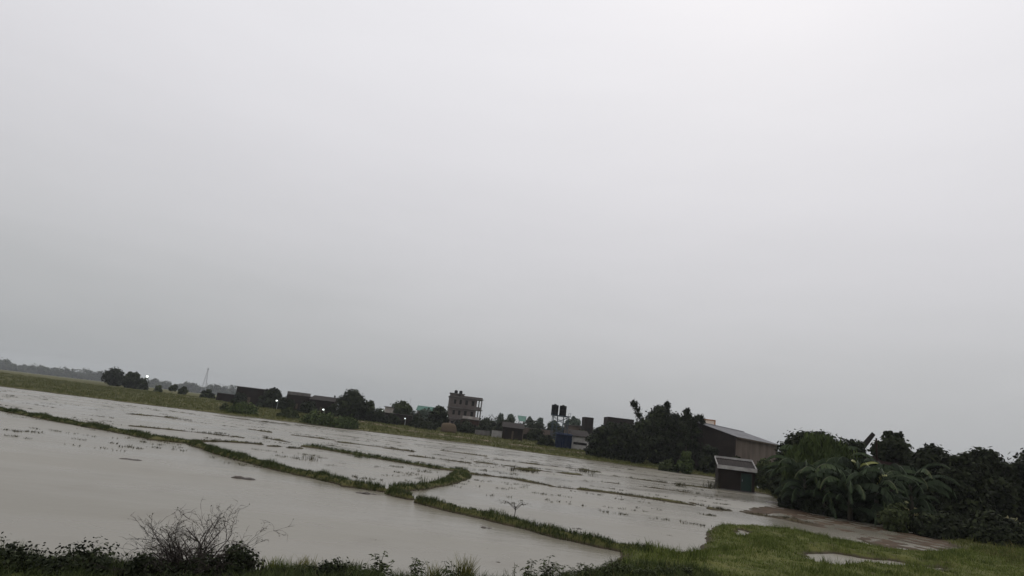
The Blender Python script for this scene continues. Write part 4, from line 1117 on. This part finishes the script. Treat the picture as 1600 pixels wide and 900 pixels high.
def banana(label, px, base, D, H, seed, nl=16, young=1, L=3.2):
    r = np.random.default_rng(seed)
    x, y, g = ground_at(px, base, D)
    t = thing('banana_plant', label, 'banana plant', (x, y, g - .05), 0, 'banana plants of the waterside grove')
    hs = H * .60
    mb = MB(); mb.tube([(0, 0, -.2), (.03, 0, hs * .5), (0, .03, hs)], [.17, .13, .09], 10); mb.build('trunk', M['banana_stem'], t, True)
    parts = []
    for k in range(nl):
        az_ = k * 2.399 + r.uniform(-.3, .3); up = r.uniform(.55, 1.3)
        q = []
        banana_leaf(r, L * r.uniform(.8, 1.2), r.uniform(.36, .58), up, az_, r.uniform(1.7, 2.6), q, r.uniform(.45, 1.0), r.uniform(.05, .8))
        v, f, tt = q[0]; parts.append((v + np.array([0, 0, hs * r.uniform(.8, 1.0)]), f, tt))
    for k in range(nl):                                          # side shoots and old leaves hanging low
        q = []; hh = hs * r.uniform(.3, .75); banana_leaf(r, L * r.uniform(.55, .85), r.uniform(.3, .5), r.uniform(.3, 1.2), r.uniform(0, 6.28), r.uniform(1.8, 2.6), q, r.uniform(.4, .9), r.uniform(.0, .5))
        v, f, tt = q[0]; v = v + np.array([r.uniform(-.4, .4), r.uniform(-.4, .4), hh]); v[:, 2] = np.maximum(v[:, 2], .03)
        parts.append((v, f, tt))
    V, F, T = cat_parts(parts)
    obj('crown', mesh_np('crown', V, F, T), B_leaf, t)
    for k in range(young):
        q = []; banana_leaf(r, L * r.uniform(.45, .6), .22, r.uniform(1.1, 1.4), -1.6 + (k - (young - 1) / 2) * .9, r.uniform(1.6, 2.4), q, .1, r.uniform(.1, .7))
        v, f, tt = q[0]
        o = obj('young_leaf', mesh_np('young_leaf', v + np.array([0, -.15, hs + .1]), f, tt), B_young, t, True); o['label'] = 'yellow green young leaf'
    return t
banana('banana plant with a tall pale young leaf, rear left of the grove', 1262, 786, 49, 5.0, 81, 16, 2)
banana('drooping banana plant at the left waterside of the grove', 1258, 797, 44, 3.9, 82, 16, 0)
banana('broad drooping banana plant at the water in the middle of the grove', 1290, 802, 42.5, 4.0, 83, 16, 0)
banana('dark banana plant tallest in the middle rear of the grove', 1300, 790, 48, 5.4, 84, 16, 0)
banana('banana plant with bright yellow young leaves, right of the middle', 1341, 804, 43.5, 4.9, 85, 16, 3)
banana('low drooping banana plant at the water under the yellow leaves', 1328, 811, 40.5, 3.6, 86, 16, 0)
banana('drooping banana plant at the right waterside of the grove', 1370, 817, 40.0, 4.1, 87, 16, 1)
banana('banana plant standing before the red tiled roof', 1385, 808, 45, 4.6, 88, 16, 0)
banana('small banana plant at the left rear edge of the grove', 1248, 786, 49, 3.6, 89, 16, 0)
banana('banana plant between the grove and the right hand trees', 1425, 822, 42, 4.2, 90, 16, 0)
# trees and bushes round the grove
for k, (px, top, by, D, w, lab) in enumerate([(1238, 752, 794, 45.5, 40, 'dark undergrowth bush at the left foot of the banana grove'), (1272, 756, 800, 43.5, 44, 'dark undergrowth bush at the foot of the broad drooping banana plant'),
        (1312, 758, 807, 42, 46, 'dark undergrowth bush at the foot of the banana plant with yellow leaves'), (1352, 764, 815, 41, 44, 'dark undergrowth bush at the right foot of the banana grove')]):
    tree('undergrowth_bush', lab, px, top, by, D, w, 210 + k, L_dark, .0, 50, 110, .14, 'heap', .16, 'bush')
tree('dark_tree', 'wide low dark tree behind the whole banana grove, between two taller ones', 1272, 668, 784, 53, 100, 220, L_dark, .0, 160, 130, .17, 'heap', .12)
tree('leafy_tree', 'broad leafy tree filling the grove just behind the drooping banana plants', 1284, 674, 796, 46.5, 122, 223, L_light, .0, 230, 130, .19, 'dome', .095, weep=1.4)
tree('leafy_tree', 'low leafy tree at the left flank of the grove beside the hut', 1248, 700, 788, 47, 46, 224, L_mid, .0, 110, 120, .18, 'heap', .13, weep=1.4)
tree('dark_tree', 'dark tree behind the banana plant with yellow young leaves', 1330, 678, 790, 52, 70, 221, L_dark, .0, 100, 120, .17, 'heap', .14)
tree('dark_tree', 'low dark tree filling the gap left of the red tiled roof', 1228, 690, 778, 56, 44, 222, L_dark, .0, 90, 120, .17, 'heap', .15)
tree('dark_tree', 'dark leafy tree behind the left of the banana grove', 1246, 668, 780, 57, 70, 91, L_dark, .0, 140, 120, .18, 'heap', .13)
tree('dark_tree', 'dark leafy tree behind the middle of the banana grove', 1292, 664, 785, 55, 84, 92, L_dark, .0, 150, 120, .18, 'heap', .12)
tree('dark_tree', 'dark spreading tree standing over the red tiled roof', 1398, 664, 800, 58, 54, 93, L_dark, .15, 110, 120, .2, 'dome', .15)
tree('dark_tree', 'dark rounded tree right of the red tiled hut', 1462, 688, 815, 50, 80, 94, L_dark, .0, 130, 120, .2, 'dome', .14)
tree('dark_tree', 'tall dark tree at the right edge beyond the grove', 1545, 690, 830, 46, 100, 95, L_dark, .0, 150, 120, .2, 'dome', .13)
tree('dark_tree', 'dark tree past the right edge tree', 1640, 690, 850, 46, 110, 96, L_dark, .0, 150, 120, .2, 'dome', .13)
tree('bank_bush', 'dull green bush at the water right of the banana grove', 1402, 786, 826, 37, 44, 97, L_mid, .0, 60, 120, .12, 'dome', .16, 'bush')
tree('bank_bush', 'dark bush on the bank below the rounded right hand tree', 1470, 800, 845, 36, 80, 98, L_dark, .0, 80, 120, .13, 'heap', .14, 'bush')
tree('bank_bush', 'dark bush on the bank at the right edge', 1560, 808, 860, 34, 100, 99, L_dark, .0, 90, 120, .13, 'heap', .14, 'bush')
tree('dark_tree', 'dark full tree between the rounded right hand tree and the right edge tree', 1505, 702, 836, 43, 84, 225, L_dark, .0, 130, 120, .17, 'heap', .13)
tree('bank_bush', 'scrubby green bush between the hut and the banana grove', 1203, 738, 766, 63, 34, 100, L_mid, .0, 60, 110, .16, 'heap', .15, 'bush')
tree('bank_bush', 'dull brown green bush below the warehouse wall', 1192, 715, 760, 66, 40, 101, L_mid, .0, 60, 110, .18, 'heap', .15, 'bush')
tree('bank_bush', 'dark bush close behind the hut, by the warehouse corner', 1150, 712, 755, 72, 50, 102, L_dark, .0, 70, 110, .2, 'heap', .15, 'bush')

# ------------------------------------------------------------------ grass
r = np.random.default_rng(500)
def along(line, wid, dens, rr):
    out = []
    for i in range(len(line) - 1):
        a = np.array(line[i]); b = np.array(line[i + 1]); L = np.linalg.norm(b - a); n = max(1, int(L * dens))
        t = rr.uniform(0, 1, n)[:, None]; nrm = np.array([-(b - a)[1], (b - a)[0]]) / (L + 1e-9)
        w = (wid[i] + (wid[i + 1] - wid[i]) * t)
        out.append(a + (b - a) * t + nrm * w * rr.uniform(-1.08, 1.08, (n, 1)))
    return np.concatenate(out)
main = [0, 1, 2, 3, 4]
pts = np.concatenate([along(BUNDS[i][0], BUNDS[i][1], 60, r) for i in main])
grass_mass('bund_grass', 'tall dark grass on the main bund crossing the flooded paddies', pts, 9, .06, .18, .010, G_bund, r)
pts = np.concatenate([along(BUNDS[i][0], BUNDS[i][1], 26, r) for i in (8, 9)])
grass_mass('bund_grass', 'grass on the hooked bund joining the main bund', pts, 9, .08, .20, .012, G_bund, r)
pts = np.concatenate([along(l, w, 22, r) for l, w, h in [BUNDS[i] for i in (5, 6, 7, 10, 11, 12, 13)]])
grass_mass('bund_grass', 'short sparse grass on the thin broken bunds', pts, 7, .09, .11, .012, G_weed, r)
pts = np.concatenate([along(l, w, 5, r) for l, w, h in BUNDS[14:]])
grass_mass('bund_grass', 'low drowned grass on the far thin bunds', pts, 7, .15, .14, .018, G_weed, r)

# stubble and weed streaks in the water
sp = []
for k in range(240):
    px = r.uniform(-40, 1130); f = r.uniform(0, 1) ** 2.2
    y0 = np.interp(px, [p[0] for p in shore_px], [p[1] for p in shore_px]); py = y0 + 5 + f * 75
    c = np.array(gp(px, py)); n = r.integers(3, 14); ln = r.uniform(.3, 2.8)
    dirv = np.array([1, r.uniform(-.25, .1)])
    sp.append(c + dirv * r.uniform(-ln, ln, (n, 1)) + r.normal(0, .12, (n, 2)))
sp = np.concatenate(sp)
C = np.repeat(sp, 6, 0) + r.normal(0, .10, (len(sp) * 6, 2))
V, F, T = blades(np.column_stack([C, np.full(len(C), -.03)]), np.full(len(C), .11), np.full(len(C), .018), r, r.uniform(.1, .8, len(C)), .9)
tag(obj('flooded_stubble', mesh_np('flooded_stubble', V, F, T), G_weed), 'streaks of drowned stubble in the far paddies', 'stubble', kind='stuff')

# far field grass
n = 52000
pxs = r.uniform(-60, 1240, n); D = 78 + r.uniform(0, 1, n) ** 1.6 * 120
xs = np.array([dp(a, 690, 1.0)[0] for a in np.linspace(-60, 1240, 200)])
X = np.interp(pxs, np.linspace(-60, 1240, 200), xs) * D
pts = np.column_stack([X, D]); pts = pts[(SDF(pts, far_poly) > .1)]
grass_mass('field_grass', 'rough grass over the field beyond the flooded paddies', pts, 4, .3, .36, .035, G_field, r, .5)
# right waterside grass strip and land round the grove
n = 16000
pts = np.column_stack([r.uniform(11, 45, n), r.uniform(20, 75, n)])
sd = SDF(pts, far_poly); pts = pts[(sd > .05) & (sd < 9)]
grass_mass('bank_grass', 'grass along the bank by the hut and the banana plants', pts, 6, .15, .28, .016, G_field, r, .5)
# lush grass spit at the lower right
n = 42000
pts = np.column_stack([r.uniform(1.5, 32, n), r.uniform(13, 34, n)])
sd = SDF(pts, near_poly); keep = (sd > .02) & (HEIGHT(pts) > .035)
keep &= r.uniform(0, 1, n) < .75 + .45 * NOISE(pts, 2.6)
pts = pts[keep]
grass_mass('lush_grass', 'lush short grass on the spit at the lower right', pts, 7, .09, .12, .009, G_lush, r, .6)
pts2 = pts[(NOISE(pts, 3.4) > .35)][:2500]
grass_mass('lush_grass', 'taller grass clumps on the spit at the lower right', pts2, 9, .06, .24, .009, G_lush, r, .5, tmean=.25)
# foreground bank
n = 26000
pts = np.column_stack([r.uniform(-14, 6, n), r.uniform(7.5, 17, n)])
sd = SDF(pts, near_poly); pts = pts[(sd > .0) & (sd < 3.2)]
grass_mass('bank_grass', 'dark tangled grass on the near bank', pts, 8, .06, .19, .006, G_bund, r, .7)

# ------------------------------------------------------------------ foreground plants
def leafy_weed(label, px, py_top, py_base, seed, z=0.1, dens=1.0, lm=None, spread=.22, leaf=.07, name='leafy_weed', nst=3, group=None):
    rr = np.random.default_rng(seed)
    x, y = gp(px, py_base, z); g = hz(x, y)
    H = max(.25, dp(px, py_top, y)[2] - g)
    t = thing(name, label, 'weed', (x, y, g - .03), 0, group)
    st = MB(); parts = []
    for s in range(nst):
        a = rr.uniform(0, 6.28); top = np.array([math.cos(a) * spread * (s > 0), math.sin(a) * spread * (s > 0), H * (1 if s == 0 else rr.uniform(.6, .92))])
        m = top * np.array([.4, .4, .55]) + np.array([rr.uniform(-.04, .04), rr.uniform(-.04, .04), 0])
        st.tube([(0, 0, -.05), tuple(m), tuple(top)], [.008, .006, .003], 5)
        nl = int(26 * dens)
        for k in range(nl):
            u = rr.uniform(.25, 1); b = (m * (u / .55) if u < .55 else m + (top - m) * (u - .55) / .45)
            az_ = rr.uniform(0, 6.28); d = np.array([math.cos(az_), math.sin(az_), rr.uniform(-.35, .5)]); d /= np.linalg.norm(d)
            ll = leaf * rr.uniform(.7, 1.4) * (1.25 - .5 * u); sd_ = np.cross(d, [0, 0, 1.0]); sd_ /= np.linalg.norm(sd_) + 1e-9
            pet = b + d * ll * .5
            w = ll * .38
            tip = pet + d * ll * 1.5 - np.array([0, 0, ll * .5])
            mdl = pet + d * ll * .75
            V = np.array([pet, mdl + sd_ * w, tip, mdl - sd_ * w]); parts.append((V, np.array([[0, 1, 2, 3]]), np.full(4, np.clip(rr.normal(.45, .22), 0, 1))))
            st.tube([tuple(b), tuple(pet)], [.003, .002], 3)
    st.build('stem', M['stem'], t)
    V, F, T = cat_parts(parts); obj('leaves', mesh_np('leaves', V, F, T), lm or L_mid, t)
    return t
leafy_weed('tall dark leafy weed on the near bank, nearest the bare shrub', 595, 856, 902, 601, nst=4, leaf=.085)
leafy_weed('small leafy weed close left of the tallest leafy weed', 572, 878, 900, 602, nst=3)
leafy_weed('thin leafy weed between the tall leafy weed and the yellow grass', 646, 868, 906, 603, nst=3, leaf=.065)
leafy_weed('bushy dark leafy weed with many small leaves, right of the yellow grass', 856, 865, 906, 604, nst=6, leaf=.07, spread=.2)
leafy_weed('sparse thin weed between the yellow grass and the bushy dark weed', 801, 876, 906, 605, nst=3, dens=.5, leaf=.04)
for k, (px, tp) in enumerate([(880, 880), (905, 876), (925, 878), (945, 874), (968, 868), (985, 880), (1010, 884), (1040, 886), (1070, 888), (500, 884), (540, 884), (470, 880)]):
    leafy_weed('low dark leafy weed in the row along the near bank', px, tp, 903, 620 + k, nst=5, leaf=.06, spread=.2, group='low leafy weeds along the near bank')

def tuft(name, label, px, top, base, seed, lm, nb=70, spread=.10, wid=.006, z=.05, lean=.5, group=None, cat='grass tuft'):
    rr = np.random.default_rng(seed)
    x, y = gp(px, base, z); g = hz(x, y); g = max(g, -.05)
    H = max(.12, dp(px, top, y)[2] - g)
    P = np.column_stack([rr.normal(0, spread, (nb, 2)), np.full(nb, -.02)])
    V, F, T = blades(P, np.full(nb, H * .85), np.full(nb, wid), rr, rr.uniform(0, 1, nb), lean)
    o = obj(name, mesh_np(name, V, F, T), lm); o.location = (x, y, g)
    return tag(o, label, cat, group)
tuft('grass_tuft', 'brightest yellow green grass tuft on the near bank', 726, 866, 903, 701, G_yellow, 220, .10, .008)
tuft('grass_tuft', 'smaller yellow grass tuft left of the brightest one', 680, 876, 903, 702, G_yellow, 110, .07, .007)
tuft('grass_tuft', 'yellowish grass tuft beside the right end of the bare shrub', 473, 866, 890, 703, G_yellow, 160, .14, .008)
tuft('grass_tuft', 'dry upright grass tuft at the left end of the grass spit', 962, 868, 900, 704, G_weed, 60, .10, .008)

tuft('grass_tuft', 'olive grass tuft right of the bare shrub at the near bank edge', 430, 868, 892, 705, G_lush, 240, .15, .008)
tuft('grass_tuft', 'olive grass tuft between the bare shrub and the tallest leafy weed', 548, 874, 900, 706, G_bund, 260, .13, .008)
leafy_weed('leafy weed standing alone left of the bushy dark weed', 828, 872, 906, 606, nst=4, leaf=.07)
leafy_weed('leafy weed between the two yellow grass tufts', 702, 874, 906, 607, nst=3, leaf=.065)
# bare shrub
def bare_shrub():
    rr = random.Random(42)
    x, y = gp(298, 894, .12); g = max(-.05, hz(x, y))
    t = thing('bare_shrub', 'bare twiggy shrub with tangled grey brown branches on the near bank', 'shrub', (x, y, g))
    mb = MB(); leaves = []
    def grow(p, d, L, rad_, depth):
        n = 5; pts = [p]; rads = [rad_]
        q = p.copy(); dd = d.copy()
        for i in range(n):
            dd = (dd + Vector((rr.uniform(-.42, .42), rr.uniform(-.42, .42), rr.uniform(-.32, .2)))).normalized()
            q = q + dd * L / n; pts.append(q.copy()); rads.append(rad_ * (1 - .75 * (i + 1) / n))
        mb.tube(pts, rads, 5 if depth < 2 else 3, cap=False)
        if depth < 3:
            for k in range(rr.randint(3, 4) if depth < 2 else rr.randint(1, 3)):
                i = rr.randint(1, n)
                a = Vector((rr.uniform(-1, 1), rr.uniform(-1, 1), rr.uniform(-.25, .9)))
                grow(pts[i], (dd * .8 + a * .8).normalized(), L * rr.uniform(.4, .65), max(.0036, rads[i] * .7), depth + 1)
        elif rr.random() < .25:
            leaves.append(pts[-1])
    for k in range(74):
        a = rr.uniform(0, 6.28); lean = rr.uniform(.2, 2.6)
        d = Vector((math.cos(a) * lean * 1.3, math.sin(a) * lean * .8, 1)).normalized()
        grow(Vector((math.cos(a) * rr.uniform(.04, .28), math.sin(a) * rr.uniform(.04, .2), -.05)), d, rr.uniform(.6, .95), rr.uniform(.013, .024), 0)
    mb.build('branches', M['twig'], t)
    r3 = np.random.default_rng(5); C = np.array([tuple(v) for v in leaves])
    V, F, T = leaf_quads(C, unit(len(C), r3), np.full(len(C), .018), r3, .5, r3.uniform(.2, .9, len(C)))
    obj('leaves', mesh_np('leaves', V, F, T), L_mid, t)
bare_shrub()
def scrub(label, px, top, base, wpx, seed, lm):
    rr = np.random.default_rng(seed); x, y = gp(px, base, .15); g = hz(x, y)
    H = max(.3, dp(px, top, y)[2] - g); W = wpx * y / FPX
    t = thing('leafy_shrub', label, 'shrub', (x, y, g - .03))
    (V, F, T), cen = crown(rr, H, W, 0, 26, 60, .035, 'heap', .17)
    obj('leaves', mesh_np('leaves', V, F, T), lm, t)
    mb = MB()
    for c in cen[:14]: mb.tube([(0, 0, -.05), (c[0] * .5, c[1] * .5, c[2] * .6), c], [.01, .007, .003], 4)
    mb.build('branches', M['twig'], t)
scrub('leafy dark shrub growing under the right side of the bare shrub', 372, 846, 896, 90, 801, L_dark)
scrub('low dark shrub under the left side of the bare shrub', 225, 862, 900, 80, 802, L_dark)
scrub('low dark shrub at the foot of the bare shrub', 300, 866, 900, 90, 803, L_dark)
scrub('low dark green shrub on the bank between the bare shrub and the tall weed', 520, 876, 902, 70, 804, L_dark)
scrub('low green shrub at the left corner of the near bank', 110, 852, 890, 120, 805, L_dark)
scrub('dark shrub at the far left corner of the near bank', 10, 846, 886, 110, 806, L_dark)

# ------------------------------------------------------------------ weeds, clods and rubbish in the water
def dry_weed():
    x, y = gp(803, 812); rr = random.Random(9)
    t = thing('dry_weed', 'tall dry branching weed standing in the water behind the main bund', 'weed', (x, y, -.02))
    H = dp(805, 781, y)[2] + .02
    mb = MB(); mb.tube([(0, 0, 0), (.02, 0, H * .5), (0, 0, H * .7)], [.018, .014, .010], 5)
    heads = []
    for k in range(7):
        a = k * .9; s = rr.uniform(.5, 1.0)
        e = Vector((math.cos(a) * .55 * s, math.sin(a) * .3 * s, H * rr.uniform(.78, 1.0)))
        mb.tube([(0, 0, H * rr.uniform(.45, .7)), tuple(e * .6 + Vector((0, 0, H * .3))), tuple(e)], [.010, .008, .005], 4)
        heads.append(tuple(e))
    mb.build('stem', M['twig'], t)
    r3 = np.random.default_rng(8); C = np.repeat(np.array(heads), 16, 0) + r3.normal(0, .05, (16 * len(heads), 3)) * np.array([2.2, 1.4, .5])
    V, F, T = leaf_quads(C, unit(len(C), r3), np.full(len(C), .028), r3, .5, r3.uniform(.2, .9, len(C)))
    obj('seed_head', mesh_np('seed_head', V, F, T), G_weed, t)
dry_weed()
tuft('water_weed', 'ragged upright weed in the paddy above the main bund', 481, 707, 717, 901, G_weed, 40, .35, .02, 0, .4, cat='weed')
tuft('water_weed', 'leaning dry weed left of the ragged upright weed', 464, 711, 717, 902, G_weed, 16, .15, .02, 0, .9, cat='weed')
tuft('water_weed', 'tall upright weed on the hooked bund', 659, 741, 760, 903, G_bund, 40, .10, .014, 0.1, .25, cat='weed')
tuft('water_weed', 'dark leafy weed on the thin bund above the hooked loop', 566, 702, 714, 904, G_bund, 60, .35, .02, 0.05, .35, cat='weed')
tuft('water_weed', 'tall pale weed left of the dark grass islet', 803, 724, 736, 905, G_weed, 40, .22, .018, 0, .3, cat='weed')
tuft('water_weed', 'dark clump of weeds on the grass islet', 824, 730, 736, 906, G_weed, 90, .5, .025, 0.05, .5, cat='weed')
tuft('water_weed', 'dark weed clump on the far islet below the white house', 916, 730, 737, 907, G_weed, 90, .5, .025, 0.05, .5, cat='weed')
tuft('water_weed', 'spindly weed below the far islet', 926, 737, 744, 908, G_weed, 24, .25, .015, 0, .6, cat='weed')
tuft('water_weed', 'weed clump at the left end of the thin bund by the hut', 1063, 752, 760, 909, G_weed, 60, .3, .02, 0, .5, cat='weed')
tuft('water_weed', 'brown reeds against the left side of the hut', 1112, 748, 763, 910, G_weed, 80, .35, .02, 0, .4, cat='weed')
wt = tuft('weed_tuft', 'small dark weed tuft poking out of the flood water', 300, 668, 671, 911, G_weed, 40, .22, .016, 0, .8, 'small weed tufts in the flooded paddies', 'weed')
wr = random.Random(77)
spots = [(560, 699), (612, 690), (695, 700), (655, 697), (742, 703), (775, 716), (640, 700), (700, 722), (720, 718), (590, 729), (612, 728), (515, 727), (538, 729), (640, 742), (852, 728), (980, 742), (1030, 750),
         (915, 752), (1090, 772), (1040, 776), (945, 803), (1010, 806), (1060, 812), (960, 790), (1000, 800), (1046, 837), (1000, 838), (1075, 825), (905, 818), (865, 790), (780, 800), (828, 804), (690, 768),
         (660, 827), (585, 843), (500, 706), (350, 671), (330, 662), (280, 668), (260, 655), (545, 712)]
for px, py in spots:
    x, y = gp(px, py)
    o = wt.copy(); COL.objects.link(o); s = wr.uniform(.28, .85) * (0.45 if py > 780 else 1.0)
    o.location = (x, y, -.03); o.rotation_euler = (0, 0, wr.uniform(0, 6.28)); o.scale = (s * wr.uniform(.9, 1.8), s, s * .8)

def clod(name, label, px, py, L, W, H, seed, m, cat='mud clod', lumps=2):
    rr = np.random.default_rng(seed); x, y = gp(px, py)
    parts = []
    t = MB(); n = 14; k = 8
    for j in range(lumps):
        ox = (j - (lumps - 1) / 2) * L * .55; b = len(t.v); hh = H * rr.uniform(.75, 1.1)
        for i in range(k + 1):
            ph = math.pi / 2 * i / k
            for q in range(n):
                a = 2 * math.pi * q / n; jit = 1 + rr.normal(0, .08)
                t.v.append((ox + math.cos(a) * math.cos(ph) * L * .42 * jit, math.sin(a) * math.cos(ph) * W * .5 * jit, math.sin(ph) * hh * (1 + rr.normal(0, .06)) - .04))
        for i in range(k):
            for q in range(n):
                t.f.append((b + i * n + q, b + i * n + (q + 1) % n, b + (i + 1) * n + (q + 1) % n, b + (i + 1) * n + q)); t.m.append(0)
    o = t.build(name, m, None, True); o.location = (x, y, max(0.0, hz(x, y)))
    return tag(o, label, cat)
clod('mud_clod', 'dark two-humped mud clod alone in the near water', 381, 748, .75, .5, .13, 1, M['clod'])
clod('mud_clod', 'dark flat mud clod in the near water left of the two-humped one', 204, 718, .8, .6, .08, 2, M['clod'])
clod('mud_clod', 'small dark clod in the water just below the main bund', 567, 771, .5, .4, .09, 3, M['clod'])
clod('mud_clod', 'small clod in the water below the gap in the main bund', 588, 773, .45, .3, .06, 4, M['clod'])
clod('mud_clod', 'small dark clod in the water below the dry branching weed', 760, 825, .32, .3, .07, 5, M['clod'])
clod('mud_clod', 'small dark clod above the main bund, left of the dry branching weed', 774, 802, .35, .3, .07, 6, M['clod'])
clod('mud_clod', 'thin floating clod near the bottom, above the others by the near bank', 752, 856, .28, .12, .04, 7, M['clod'], lumps=3)
clod('mud_clod', 'dark floating clod near the bottom, close to the yellow grass', 774, 878, .26, .14, .045, 8, M['clod'])
clod('mud_clod', 'faint low clod in the near water, left of the small bushes', 582, 843, .3, .2, .02, 9, M['clod'], lumps=3)
clod('mud_clod', 'grey brown lump in the shallow water left of the banana grove', 1212, 786, 1.2, .9, .12, 10, M['concrete'])
clod('mud_clod', 'dark clod in the water above the grass spit', 901, 826, .35, .25, .06, 11, M['clod'])
clod('rubbish_heap', 'pale heap of plastic rubbish on the bank right of the hut', 1203, 770, .9, .8, .55, 12, M['rubbish'], 'rubbish', 3)
clod('rubbish_bag', 'small pale plastic bag on the bank close to the hut', 1188, 767, .55, .5, .42, 13, M['rubbish'], 'rubbish')
